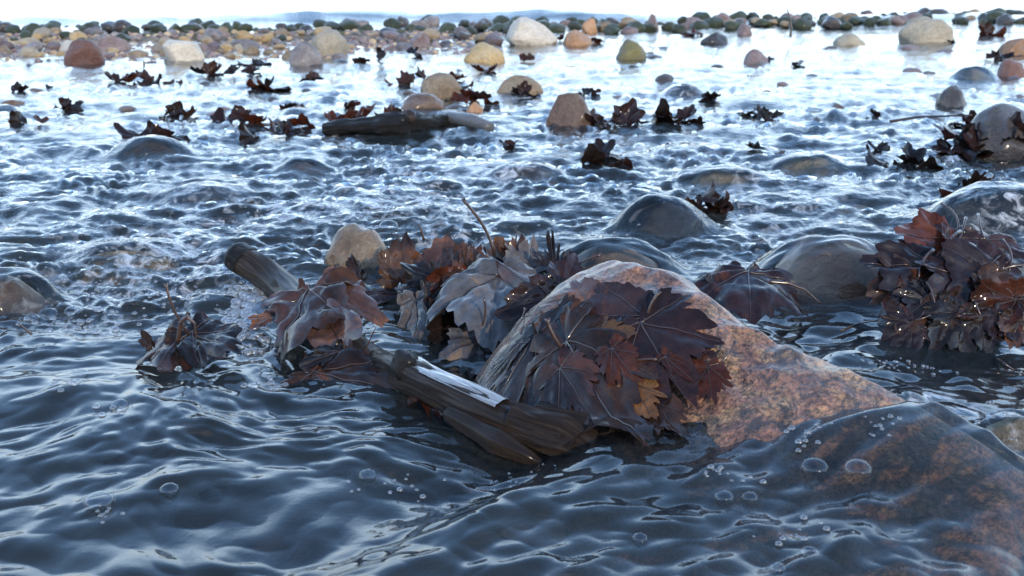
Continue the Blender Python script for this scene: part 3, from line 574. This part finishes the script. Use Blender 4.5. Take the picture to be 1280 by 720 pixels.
# free leaves: junction (px,py,Y), tip (px,py,Y)
LF = [
 ((500,352,1.30),(506,292,1.33),'lf_brown','upright brown leaf leaning against the wet tan stone',dict(wide=.85,roll_=.3,roll=.9,hint=(-.2,-1,.2),stalk=0)),
 ((548,348,1.29),(556,296,1.33),'lf_pink','rounded reddish leaf standing behind the leaf pile beside the upright brown leaf',dict(wide=1.0,roll=-.9,hint=(.1,-1,.4),stalk=0)),
 ((578,352,1.22),(530,382,1.20),'lf_red','dark red star-shaped leaf in the middle of the leaf pile',dict(wide=.9,hint=(0,-1,.35),stalk=.5,roll=.7)),
 ((560,372,1.21),(572,322,1.24),'lf_black','narrow black leaf standing up in the leaf pile',dict(wide=.5,hint=(-.4,-1,.2),roll=1.0,stalk=0)),
 ((612,322,1.22),(690,368,1.10),'lf_pink','folded pinkish brown leaf forming a ridge over the pile',dict(wide=.62,fold=-.75,hint=(-.1,-.5,1),stalk=.3,sdir=(-.3,.1,.8))),
 ((624,344,1.185),(612,408,1.045),'lf_sheen','silver-sheened veined leaf arching over a dark hollow in the leaf pile',dict(wide=.85,roll=-.9,curl=-.5,hint=(0,.1,1),stalk=0,pucker=.05)),
 ((690,372,1.10),(640,445,1.06),'lf_purple','dark purple leaf under the silver-sheened leaf',dict(wide=.8,hint=(0,-1,.4),stalk=0)),
 ((520,375,1.18),(525,450,1.10),'lf_sheen','crumpled grey leaf on the left side of the leaf pile',dict(wide=.5,roll=1.3,wav=.12,hint=(-.6,-.8,.5),stalk=0)),
 ((575,395,1.14),(548,462,1.07),'lf_black','black folded leaf hanging down under the silver-sheened leaf',dict(wide=.5,fold=.6,wav=.10,hint=(-.3,-.9,.4),stalk=0)),
 ((598,425,1.08),(585,478,1.02),'lf_sheen','small fan-veined silvery leaf just above the log',dict(wide=.95,roll=-.8,hint=(.1,-.8,.7),stalk=.4,sdir=(.05,.1,.9),pucker=.05)),
 ((545,455,1.06),(515,475,1.02),'lf_black','black rotting leaf tucked behind the log\'s knot',dict(wide=.8,hint=(-.2,-.7,.7),stalk=0)),
 ((610,460,1.04),(640,495,1.00),'lf_black','black leaf wedged between the log and the granite boulder',dict(wide=.9,hint=(-.2,-.7,.7),stalk=0)),
 ((642,330,1.25),(652,288,1.27),'lf_brown','tattered brown leaf with ragged tips at the back of the pile',dict(wide=.8,tear=.9,hint=(.1,-1,.1),stalk=.3,wav=.1)),
 ((695,340,1.20),(684,292,1.26),'lf_black','tattered blackish leaf with spiky rotten edge at the back of the pile',dict(wide=.6,tear=1.1,hint=(.2,-1,.2),stalk=.5,wav=.14,sdir=(.9,0,.25))),
 ((660,345,1.22),(664,300,1.27),'lf_sheen','blue-grey leaf standing between the two tattered leaves',dict(wide=.9,hint=(.2,-1,.3),roll=.5,stalk=0)),
 ((630,325,1.27),(622,294,1.30),'lf_tan','small tan leaf tip poking up behind the pile',dict(wide=.8,hint=(-.2,-1,.2),stalk=0)),
 ((705,355,1.16),(720,318,1.20),'lf_purple','dull purple leaf between the tattered leaf and granite boulder',dict(wide=.8,hint=(.1,-.9,.5),stalk=0)),
 ((585,335,1.26),(600,305,1.29),'lf_brown','dark brown leaf edge behind the narrow grey leaf',dict(wide=1.0,hint=(.1,-1,.2),stalk=.5,sdir=(-.2,0,1))),
 ((452,348,1.28),(437,318,1.31),'lf_black','small pointed dark leaf in front of the wet tan stone',dict(wide=.6,fold=.5,hint=(-.3,-1,.1),stalk=0)),
 ((600,380,1.17),(560,340,1.22),'lf_brown','brown leaf buried in the middle of the leaf pile',dict(wide=.9,hint=(0,-.8,.6),stalk=.4,wav=.1)),
 ((530,392,1.19),(505,360,1.24),'lf_purple','purple-brown leaf at the water edge of the leaf pile',dict(wide=.8,hint=(-.2,-.6,.8),stalk=.3,wav=.1)),
 # over the branch
 ((386,362,1.15),(350,452,1.015),'lf_brown','big brown leaf with streaky wet sheen hung over the branch',dict(wide=.72,fold=-.3,roll=-.5,hint=(-.5,-.8,.5),stalk=0)),
 ((394,368,1.14),(440,450,1.02),'lf_pink','pinkish brown leaf half hung over the branch beside a thin twig',dict(wide=.72,roll=-.4,hint=(.25,-.9,.5),stalk=0)),
 ((425,440,1.03),(372,458,1.00),'lf_black','blackish scalloped leaf under the leaves hung over the branch',dict(wide=.5,hint=(0,-.7,.7),wav=.1,stalk=0)),
 ((345,392,1.15),(308,412,1.11),'lf_pink','small reddish leaf beside a bubble in front of the branch',dict(wide=.55,hint=(-.1,-.5,.9),stalk=.3)),
 ((238,402,1.09),(198,462,.99),'lf_purple','dark tent-folded leaf with arching stalk standing in smooth water',dict(wide=.85,fold=-.55,roll_=-.25,hint=(-.2,-.6,.8),stalk=0)),
 ((240,415,1.06),(306,446,1.00),'lf_black','dark leaf lying low behind the tent-folded leaf',dict(wide=.6,roll=-.5,hint=(0,-.5,.9),stalk=.3,sdir=(-.4,-.1,.8),sbend=1.2)),
 ((190,432,1.05),(178,412,1.06),'lf_brown','tiny curled brown leaf beside the tent-folded leaf',dict(wide=.7,fold=.5,hint=(-.2,-1,.2),stalk=0)),
 # in front of the log
 ((392,466,1.005),(515,490,.955),'lf_brown','broad dark brown leaf afloat against the log\'s left side',dict(wide=.6,roll=-.35,hint=(-.1,-.35,1),stalk=0)),
 ((505,464,.99),(556,536,.885),'lf_red','red-edged leaf standing on edge against the log',dict(wide=.34,roll_=-.9,fold=-.3,hint=(-.6,-.6,.6),stalk=0)),
 ((470,520,.955),(590,560,.905),'lf_brown','brown leaf sunk just under smooth water before the log',dict(wide=.6,hint=(0,0,1),stalk=.3)),
 # beyond the boulder
 ((935,340,1.22),(945,384,1.12),'lf_purple','dome-shaped dark purple leaf beside the pink boulder',dict(wide=1.15,roll=-1.0,curl=-.4,hint=(0,-.6,.8),stalk=.0)),
 ((886,352,1.20),(896,346,1.21),'lf_black','tiny black leaf scrap above the granite boulder\'s back edge',dict(wide=1.0,hint=(0,-1,.4),stalk=0)),
 ((1090,505,.93),(1112,482,.95),'lf_red','reddish leaf peeping over the granite boulder\'s right slope',dict(wide=.7,hint=(.1,-1,.4),stalk=0)),
]
for a, b, mt, lb, kw in LF: leaf(P3(a[0], a[1], Y=a[2]), P3(b[0], b[1], Y=b[2]), mt, lb, **kw)
for i in range(12):
    px = random.uniform(520, 690); py = random.uniform(340, 450); g = at(px, py, Y=1.30-(py-300)*.0016+.02); a = random.uniform(0, 6.3)
    leaf(g, g+Vector((math.cos(a)*.05, random.uniform(-.03, .02), math.sin(a)*.03-.01)), ['lf_black', 'lf_purple', 'lf_brown'][i % 3], 'dark %s leaf buried deep inside the leaf pile' % ['black', 'purple', 'brown'][i % 3], wide=1.0, hint=(random.uniform(-.5, .5), -.7, .7), roll=random.uniform(-.8, .8), wav=.12, stalk=random.choice([0, 0, .4]), group='leaves buried in the pile, '+['black', 'purple', 'brown'][i % 3])
# flat leaf in the water behind the branch
leaf(P3(520,366,z=.004), P3(436,366,z=.004), 'lf_purple', 'leaf lying flat in the water between branch and leaf pile', wide=.55, drape='flat', lift=.002, stalk=.2)
leaf(P3(70,428,z=.004), P3(25,424,z=.004), 'lf_red', 'dark red leaf sunk at the water surface beside a thin straight twig', wide=.6, drape='flat', lift=-.002, stalk=0)
for i, (a, b) in enumerate([((250,600),(330,650)), ((380,640),(300,668)), ((560,600),(480,650)), ((620,640),(700,690)), ((760,610),(690,640)), ((860,640),(930,600)), ((520,690),(600,700)), ((430,560),(520,590)), ((900,560),(960,590)), ((150,560),(220,540)), ((820,600),(900,575)), ((680,590),(600,600))]):
    leaf(P3(*a, z=-.004), P3(*b, z=-.006), ['lf_brown', 'lf_red', 'lf_purple', 'lf_tan'][i % 4], 'sunken %s leaf dimly seen under the smooth dark water' % ['brown', 'red-brown', 'purple', 'orange-tan'][i % 4], wide=.9, drape='flat', lift=-.030, stalk=0, wav=.02, group='sunken leaves under smooth water, '+['brown', 'red', 'purple', 'tan'][i % 4])
# heap of leaves on a stone at the right
hc = at(1195, 440, 0.0); hm = mpp(hc)
o = bpy.data.objects.new('stone', stone_variant('angular', 7, 'dark')); o.scale = (.085, .05, .078); o.location = (hc.x+.025, hc.y+.075, .0); link(o); tag(o, 'dark stone buried under the big leaf heap', 'stone')
HP = [
 ((1195,292),(1225,345),'lf_sheen','pale grey leaf draped over the top of the big leaf heap',dict(wide=.9,roll=-.7,curl=-.4)),
 ((1190,300),(1150,345),'lf_red','red-brown leaf on the left shoulder of the big leaf heap',dict(wide=.8,roll=-.4)),
 ((1165,335),(1105,395),'lf_purple','dark violet leaf with curled red tip on the big leaf heap',dict(wide=.8,roll=-.4)),
 ((1150,350),(1120,425),'lf_brown','brown leaf hanging down the left side of the big leaf heap',dict(wide=.7)),
 ((1250,345),(1180,372),'lf_purple','blue-black leaf spread across the middle of the big leaf heap',dict(wide=.9,roll=-.3)),
 ((1270,375),(1195,395),'lf_red','red-brown leaf with rolled edge near the foot of the heap',dict(wide=.5,fold=.4)),
 ((1260,340),(1279,400),'lf_sheen','sheeny grey leaf on the right flank of the big leaf heap',dict(wide=.8)),
 ((1200,390),(1165,435),'lf_black','black leaf hanging at the foot of the big leaf heap',dict(wide=.8)),
 ((1225,400),(1235,445),'lf_black','black glossy leaf in the water below the big leaf heap',dict(wide=.9)),
 ((1190,310),(1195,285),'lf_red','small orange leaf tip on the summit of the big leaf heap',dict(wide=.6,hint=(0,-1,.1))),
 ((1120,360),(1100,340),'lf_red','curled red leaf scrap sticking out left of the heap',dict(wide=.6,hint=(0,-1,.1))),
 ((1140,405),(1100,430),'lf_purple','wet purple leaf at the waterline left of the heap',dict(wide=.8)),
 ((1272,400),(1262,440),'lf_brown','brown leaf at the waterline right of the heap',dict(wide=.8)),
 ((1215,330),(1262,318),'lf_sheen','slim grey leaf behind the draped leaf of the heap',dict(wide=.5,roll=-.6)),
 ((1215,350),(1160,385),'lf_purple','dark leaf overlapping the violet leaf on the big leaf heap',dict(wide=.9,roll=-.4)),
 ((1230,365),(1275,352),'lf_brown','dark brown leaf between the sheeny grey leaf and heap middle',dict(wide=.8)),
 ((1235,300),(1265,345),'lf_purple','purple leaf on the right shoulder of the big leaf heap',dict(wide=.8,roll=-.4)),
 ((1175,385),(1210,430),'lf_brown','brown leaf low in the middle of the big leaf heap',dict(wide=.8)),
 ((1160,375),(1130,400),'lf_black','blackish leaf under the violet leaf of the heap',dict(wide=.9)),
 ((1245,390),(1275,430),'lf_purple','purple leaf dipping into water at the heap\'s right foot',dict(wide=.8)),
]
for a, b, mt, lb, kw in HP:
    def hz(px, py):
        f = (445-py)/155; Yd = hc.y-.02+.10*f*f+.05*f; return at(px, py, Y=Yd)
    kw['wide'] = kw['wide']*1.25; kw.setdefault('hint', ((a[0]-1195)/300, -.8, .6)); kw.setdefault('stalk', random.choice([0, .3, .4])); leaf(hz(*a), hz(*b), mt, lb, wav=.08, **kw)
# far leaves: shared crumpled shapes, each its own object
def far_blade(seed):
    P, vn, sc_ = leaf_blade(500+seed, 44, 6, .03, .16, .25); rd = random.Random(seed)
    P = bend(P, rd.uniform(-.6, .7), rd.uniform(-1.3, 1.5), rd.uniform(-1.0, 1.2), rd.uniform(-.5, .5))
    me = mesh_np('leaf', P.reshape(-1, 3), gridq(6, 44)); attr(me, 'vein', vn.ravel()); attr(me, 'sec', sc_.ravel()); return me
FB = {}
def far_leaf(p, L, mat, label, group, q):
    k = (random.randrange(10), mat)
    if k not in FB: FB[k] = far_blade(k[0]); FB[k].materials.append(MAT[mat])
    o = bpy.data.objects.new('maple_leaf', FB[k]); o.location = p; o.scale = (L,)*3; o.rotation_euler = q; link(o); tag(o, label, 'leaf', group)
CL = [ # px, py, width, height, count, tones, where
 (155,106,46,18,6,'rb','in the red-black clump before the red-brown boulder'), (200,105,46,12,5,'bk','in the low dark clump near the red-black clump'),
 (265,95,42,16,6,'bk','in the dark clump below the grey-white broken stone'), (300,97,40,10,4,'kb','in the thin dark line of leaves below the purple-grey stone'),
 (325,82,40,15,5,'kk','in the black clump between the grey stone and grey-white stone'), (326,114,46,24,8,'kr','in the black and rust clump in the bright shallows'),
 (395,101,34,12,4,'kb','in the small clump below the round grey boulder'), (182,178,62,32,7,'kp','on the dark glassy hump of water'),
 (212,150,46,16,6,'kb','in the ragged strip above the glassy hump'), (300,155,56,18,5,'pp','in the purple clump at the end of the rust strip'),
 (350,158,76,16,9,'rr','in the rust-red strip of leaves'), (370,134,44,18,6,'kb','in the dark clump beside the rust strip'), (435,160,60,22,8,'rr','in the red leaves at the end of the waterlogged log'),
 (440,137,26,13,4,'rb','in the small red clump above the waterlogged log'), (467,80,36,20,6,'kk','in the black heap below the grey-mauve wedge stone'),
 (510,74,30,16,4,'kk','in the black pointed clump beside the yellow ochre stone'), (495,108,44,10,5,'br','in the thin brown strip before the tan boulder'),
 (545,103,64,14,8,'rp','in the red-brown strip behind the tan boulder'), (592,130,52,28,8,'rp','plastered between the two tan stones'), (668,122,36,10,4,'kp','at the end of the low tan stone'),
 (600,92,34,8,4,'rb','floating beneath the yellow ochre stone'), (660,76,26,10,3,'rb','floating below the cream-white rock'), (735,122,36,10,5,'kp','in the dark clump above the wedge-shaped stone'),
 (790,158,110,18,14,'kp','in the long blue-black strip beside the wedge-shaped stone'), (845,155,50,10,6,'kp','at the thin end of the long blue-black strip'),
 (938,146,34,18,6,'ks','in the black clump floating alone in open water'), (965,150,28,12,4,'kb','in the small clump beside the lone black clump'), (957,78,20,8,3,'kr','stuck to the pinkish grey stone'),
 (1000,84,30,10,3,'kk','in the tiny black clump beyond the pinkish grey stone'), (1132,212,66,24,9,'kk','in the black clump floating beyond the pink boulder'),
 (1215,160,50,22,7,'kp','at the foot of the leaf-draped boulder'), (1238,196,95,66,22,'pk','draped on the dark boulder with the long twig'), (1262,185,50,24,6,'kb','at the waterline of the leaf-draped boulder'),
 (1245,76,30,12,4,'kr','in the clump on the pale flat stone'), (885,272,60,46,12,'kp','in the black clump beside the water-cloaked stone'), (845,272,40,30,5,'kb','on the side of the water-cloaked stone'),
 (965,193,44,6,3,'kr','drowned in churning water near the lone black clump'), (1105,192,22,8,3,'kk','in the tiny scrap beside the floating black clump'), (60,112,16,8,3,'kk','in the small black scrap on bright water'), (27,116,14,8,3,'kk','in the tiny dark scrap near the picture-left shallows'.replace('picture-left ', 'calm ')),
 (700,52,14,8,3,'rb','wrapped round the orange stone'), (745,55,24,9,4,'rb','at the foot of the orange stone'), (860,45,34,10,5,'rb','in the russet clump of the thin stone row'), (1185,54,26,10,4,'kp','stuck to the foot of the large beige boulder'), (1235,45,40,10,5,'rb','in the reddish clump behind the large beige boulder'),
 (90,140,40,16,4,'kp','over the drowned stone in ruffled water'), (760,205,70,16,7,'kp','in the drowned dark patch above the water-cloaked stone'), (1085,150,30,6,2,'kk','caught under the long thin twig'), (640,190,26,8,2,'kb','in the drowned scrap of open water'), (1225,240,60,30,8,'pk','on top of the broad dark stone behind the heap'), (1185,262,40,24,6,'rp','behind the summit of the big leaf heap'),
]
TN = {'r': 'lf_red', 'b': 'lf_brown', 'k': 'lf_black', 'p': 'lf_purple', 's': 'lf_sheen'}; TW = {'r': 'red-brown', 'b': 'brown', 'k': 'black', 'p': 'purple-brown', 's': 'grey'}
CL += [(480,160,110,16,11,'rk','plastered over the waterlogged log'), (330,175,60,8,4,'kp','in the thin drowned strip below the rust strip'), (560,110,40,10,5,'kb','in the dark mat between ochre and tan stones'), (40,160,40,8,3,'rk','in the drowned scrap near ruffled calm water'), (880,128,40,8,4,'kp','in the thin drowned mat above the lone black clump')]
for (px, py, wp, hp, nn, tn, where) in CL:
    wp *= 1.2; hp *= .8; nn = max(2, int(nn*.66+.5))
    for i in range(nn):
        x = px+random.uniform(-.5, .5)*wp*.8; e = random.random(); g = at(x, py, 0.0); g.y += random.uniform(-.06, .22)*wp*mpp(g); g.x *= 1
        L = random.uniform(.055, .085) if py > 90 else random.uniform(.07, .11)
        L = .88*min(L, max(wp*.45*mpp(g), .035)); z = max(0, hp*mpp(g)*e*.7*(1-((x-px)/wp)**2*2.5)-L*.25)
        c = tn[i % 2]; far_leaf((g.x, g.y, z+w1(g.x, g.y)*.7+.004), L, TN[c], 'wet %s leaf %s' % (TW[c], where), 'leaves '+where, (random.gauss(.12, .32), random.gauss(0, .32), random.uniform(0, 6.3)))
# ---------------------------------------------------------------- branch with its log end
def limb(name, pts, rads, mat, parent, n=28, sub=14, rough=.10, seed=0, arc=None, lumps=.0):
    pts = [Vector(p) for p in pts]; m = len(pts); C_, Rd = [], []
    for i in range(m-1):
        p0, p1, p2, p3 = pts[max(i-1, 0)], pts[i], pts[i+1], pts[min(i+2, m-1)]
        for k in range(sub+(i == m-2)):
            t = k/sub; C_.append(.5*((2*p1)+(p2-p0)*t+(2*p0-5*p1+4*p2-p3)*t*t+(3*p1-p0-3*p2+p3)*t**3)); Rd.append(rads[i]*(1-t)+rads[i+1]*t)
    V, G = [], []; nn = len(C_); LN = 0.0
    for i, c in enumerate(C_):
        LN += (c-C_[i-1]).length*5 if i else 0
        t = (C_[min(i+1, nn-1)]-C_[max(i-1, 0)]).normalized(); b = t.cross(Vector((0, 0, 1))).normalized(); u = b.cross(t)
        for k in range(n):
            f = k/(n if not arc else n-1); q = 2*math.pi*f if not arc else arc[0]+(arc[1]-arc[0])*f
            r = Rd[i]*(1+rough*mn.noise(Vector((math.cos(q)*1.3+seed, math.sin(q)*1.3, LN*2.5)))+rough*.6*mn.noise(Vector((math.cos(q)*4, math.sin(q)*4+seed, LN*4)))+rough*.35*mn.noise(Vector((math.cos(q)*9, math.sin(q)*9+seed, LN*8)))+lumps*mn.noise(Vector((seed, math.cos(q), LN*6))))
            V.append(c+(b*math.cos(q)+u*math.sin(q))*r); G.append((math.cos(q)*3, math.sin(q)*3, LN))
    F_ = [[i*n+k, i*n+(k+1) % n, (i+1)*n+(k+1) % n, (i+1)*n+k] for i in range(nn-1) for k in range(n if not arc else n-1)]
    if not arc:
        V += [C_[0], C_[-1]]; G += [(0, 0, 0), (0, 0, LN)]; F_ += [(nn*n, (k+1) % n, k) for k in range(n)]+[(nn*n+1, (nn-1)*n+k, (nn-1)*n+(k+1) % n) for k in range(n)]
    me = bpy.data.meshes.new(name); me.from_pydata(V, [], F_); me.polygons.foreach_set('use_smooth', [True]*len(me.polygons)); me.update(); [attr(me, k_, [g_[i_] for g_ in G]) for i_, k_ in enumerate(('gc', 'gs', 'gl'))]
    return part(name, me, mat, parent)
A0 = at(299, 322, z=.036); A1 = at(345, 352, z=.014); A2 = at(400, 405, z=.006); A3 = at(470, 455, z=.002); A4 = at(512, 470, z=.018); A5 = at(575, 500, z=.020); A6 = at(640, 530, z=.018); A7 = at(705, 550, z=.012); A8 = at(768, 582, z=.000)
br = empty('driftwood_branch', A4); tag(br, 'long sodden branch with a cut black end, peeled wood painted with pale sky sheen and splintered tip', 'branch')
loc = lambda ps: [p-A4 for p in ps]
limb('upper_limb', loc([A0, A1, A2, A3]), [.0185, .0185, .018, .016], 'wetbark', br, seed=2, rough=.16, n=40, sub=24)
dn = (A0-A1).normalized()
limb('cut_end', loc([A0-dn*.012, A0+dn*.004, A0+dn*.010]), [.0195, .0195, .016], 'cutwood', br, seed=5, rough=.06)
limb('lower_limb', loc([A3, A4, A5, A6, A7]), [.013, .0165, .0175, .0175, .016], 'bark', br, seed=8, rough=.3, n=48, sub=24)
limb('peeled_sheen', loc([A4+Vector((.004,.004,0)), (A4+A5)*.5, A5, A6-(A6-A5)*.15]), [.0172, .0190, .0196, .0192], 'sheenwood', br, seed=8, arc=(.95, 2.0), rough=.10)  # reflected sky along the log's top, painted as a pale strip
limb('splintered_end', loc([A6, A7, A8]), [.0195, .021, .007], 'bark', br, seed=11, rough=.4, lumps=.2, n=48, sub=24)
limb('splinter', loc([A6+Vector((.02,.01,.006)), A7+Vector((.025,.012,.008)), A8+Vector((.03,.02,.0))]), [.010, .012, .004], 'bark', br, n=12, seed=14, rough=.5)
limb('splinter', loc([A5+Vector((-.01,-.022,-.004)), A6+Vector((-.012,-.022,-.006)), A7+Vector((-.02,-.02,-.012))]), [.006, .011, .003], 'bark', br, n=12, seed=17, rough=.5)
kn = stone_mesh('knot', 77, 3, .35); o = bpy.data.objects.new('knot', kn); kn.materials.append(MAT['cutwood']); o.scale = (.014, .012, .015); o.location = at(506, 456, Y=A4.y-.005)-A4; link(o, br)
B = [at(225, 648, z=-.026), at(330, 645, z=-.022), at(450, 652, z=-.022), at(570, 662, z=-.028)]
sb = empty('sunken_branch', B[1]); tag(sb, 'brown branch lying just under the smooth dark water', 'branch'); limb('shaft', [p-B[1] for p in B], [.011, .014, .014, .010], 'sunkwood', sb, n=20, sub=14, seed=31, rough=.25)
# far log and stick
B = [at(405,162,z=.01), at(450,158,z=.02), at(500,155,z=.03), at(535,152,z=.025), at(560,152,z=.012)]
lg = empty('waterlogged_log', B[2]); tag(lg, 'short dark waterlogged log lying across the shallows among red leaves', 'log')
limb('trunk', [p-B[2] for p in B], [.014, .018, .021, .018, .012], 'cutwood', lg, seed=21, rough=.5, lumps=.3, sub=20)
o = bpy.data.objects.new('knot', stone_mesh('knot', 81, 3, .3)); o.data.materials.append(MAT['bark']); o.scale = (.016, .015, .016); o.location = at(512, 146, Y=B[2].y)-B[2]; link(o, lg)
B = [at(560,147,z=.02), at(590,152,z=.02), at(613,160,z=.012)]
st = empty('driftwood_stick', B[1]); tag(st, 'blunt grey driftwood stick beyond the end of the waterlogged log', 'stick'); limb('shaft', [p-B[1] for p in B], [.016, .018, .013], 'greywood', st, n=14, sub=6, seed=3)
# thin twigs
def twig(pts, r, label, mat='stalk'):
    V = [at(a, b, z=c) if c is not None else None for a, b, c in pts]; o = bpy.data.objects.new('twig', None)
    P = []
    for i in range(len(V)-1):
        for k in range(5): P.append(V[i].lerp(V[i+1], k/5))
    P.append(V[-1]); me = tube([p-V[0] for p in P], lambda q: r*(1-.6*q), 6); me.name = 'twig'; o = bpy.data.objects.new('twig', me); me.materials.append(MAT[mat]); o.location = V[0]; link(o); tag(o, label, 'twig'); return o
def twigY(pts, Y, r, label):
    V = [at(a, b, Y=Y) for a, b in pts]; P = []
    for i in range(len(V)-1):
        for k in range(5): P.append(V[i].lerp(V[i+1], k/5))
    P.append(V[-1]); me = tube([p-V[0] for p in P], lambda q: r*(1-.6*q), 6); o = bpy.data.objects.new('twig', me); me.materials.append(MAT['stalk']); o.location = V[0]; link(o); tag(o, label, 'twig')
twigY([(988,46),(989,36),(987,22),(984,11)], 5.1, .006, 'thin crooked twig standing upright in the thin stone row')
twigY([(446,460),(432,442),(428,422)], 1.03, .0022, 'short bent twig rising beside the leaf over the branch')
twigY([(444,455),(458,435),(470,408)], 1.04, .0012, 'hair-thin straight twig rising above the log')
twig([(1112,152,.02),(1150,146,.035),(1215,144,.05)], .004, 'long thin twig reaching left from the leaf-draped boulder')
twig([(1050,414,.008),(1075,404,.014),(1098,400,.025)], .0016, 'thin twig poking left out of the big leaf heap')
twig([(1246,449,.006),(1256,455,.010),(1268,463,.004)], .0016, 'short bent twig afloat below the big leaf heap')
twigY([(960,352),(985,354),(1006,362),(1026,380)], 1.13, .0022, 'pale curved leaf stalk arching from the dome-shaped leaf')
twigY([(40,418),(30,410),(23,404)], 1.10, .0016, 'thin straight twig sticking out of foam by the sunk red leaf')
twigY([(222,428),(226,402),(234,396),(243,404),(246,426)], 1.05, .0026, 'dark stalk arching over the tent-folded leaf')
twigY([(452,398),(445,385),(443,380)], 1.16, .0016, 'short dark stalk in the calm water behind the branch')
twigY([(530,300),(526,285),(523,280)], 1.27, .0016, 'thin dark stalk rising from the rounded reddish leaf')
twigY([(178,92),(180,82),(180,76)], 4.1, .006, 'upright stub of twig in the bright shallows')
# ---------------------------------------------------------------- bubbles and froth
bm = bmesh.new(); bmesh.ops.create_uvsphere(bm, u_segments=28, v_segments=18, radius=1)
bmesh.ops.delete(bm, geom=[v for v in bm.verts if v.co.z < -.02], context='VERTS')
for f in bm.faces: f.smooth = True
bub = bpy.data.meshes.new('bubble'); bm.to_mesh(bub); bm.free(); bub.materials.append(MAT['bubble'])
for (px, py, r, lb) in [(1018,588,22,'large bubble with a sun glint on the sheet of water over the granite'), (1072,588,22,'large bubble beside the glinting bubble on the granite\'s water sheet'), (125,630,23,'large bubble on the smooth water before the tent-folded leaf'), (212,614,15,'bubble trailing a ripple in the smooth water'),
  (150,508,13,'small bubble'), (100,470,13,'small bubble'), (68,486,12,'small bubble'), (336,470,14,'small bubble by the leaf over the branch'), (905,624,15,'small bubble'), (937,624,13,'small bubble'), (460,596,14,'small bubble'), (1012,692,14,'small bubble'), (800,674,12,'small bubble'), (972,712,12,'small bubble'), (486,287,15,'clear bubble behind the wet tan stone'), (326,408,13,'clear bubble on the small reddish leaf'), (60,396,17,'foam-edge bubble by the drowned brown stone'), (92,392,14,'foam-edge bubble by the drowned brown stone'), (40,400,12,'foam-edge bubble by the drowned brown stone')]:
    p = onrock(px, py); s = r*.85*mpp(p); o = bpy.data.objects.new('bubble', bub); o.location = (p.x, p.y, max(w1(p.x, p.y), p.z-.004)+s*.05); o.scale = (s, s, s*.68); link(o)
    if lb == 'small bubble': tag(o, 'small bubble riding on the smooth dark foreground water', 'bubble', 'small foreground bubbles')
    else: tag(o, lb, 'bubble', 'bubbles at the foam edge' if lb.startswith('foam') else None)
# froth: hundreds of tiny domes
src = [(v.co.copy()) for v in bub.vertices]
bm = bmesh.new(); bmesh.ops.create_icosphere(bm, subdivisions=2, radius=1); bmesh.ops.delete(bm, geom=[v for v in bm.verts if v.co.z < -.3], context='VERTS'); bm.verts.ensure_lookup_table(); bm.verts.index_update()
dv = np.array([v.co[:] for v in bm.verts]); dq = np.array([[v.index for v in f.verts] for f in bm.faces]); bm.free()
pts = []
for (px, py, wx, wy, n_, r0, r1_) in [(312,385,26,40,260,3,9), (300,350,30,20,80,2,4.5), (215,365,70,36,170,1.5,4), (120,320,90,40,150,1.5,3.5), (470,268,60,16,110,1.5,4), (1238,556,30,30,60,1.5,4), (560,262,50,14,90,1.5,3), (100,400,60,18,90,1.5,6), (350,255,60,20,120,1.5,3), (1000,606,30,12,16,2,6), (1090,602,26,9,12,2,5), (900,634,34,8,14,2,6), (140,512,22,8,9,2,6), (90,482,30,10,12,2,7), (335,478,20,8,10,2,7), (480,606,60,14,14,2,5), (130,640,30,9,8,2,6), (660,600,60,16,14,1.5,4), (1000,700,60,12,14,2,6), (820,560,40,10,14,1.5,5), (250,430,60,12,16,2,5), (700,290,90,10,50,1.5,3), (1010,300,70,12,50,1.5,3), (1120,470,60,14,40,1.5,3.5)]:
    for _ in range(n_): pts.append((random.gauss(px, wx*.55), random.gauss(py, wy*.55), random.uniform(r0, r1_)*random.uniform(.6, 1)))
VV, QQ = [], []
for (px, py, r) in pts:
    g = at(px, py, .006); s = r*mpp(g); z = w1(g.x, g.y); QQ.append(dq+len(VV)*len(dv)); VV.append(dv*np.array([s, s, s*.8])+np.array([g.x, g.y, z]))
o = link(bpy.data.objects.new('froth', mesh_np('froth', np.concatenate(VV), np.concatenate(QQ)))); o.data.materials.append(MAT['froth']); o['kind'] = 'stuff'; o['label'] = 'froth of tiny bubbles beside the cut branch end'; o['category'] = 'froth'
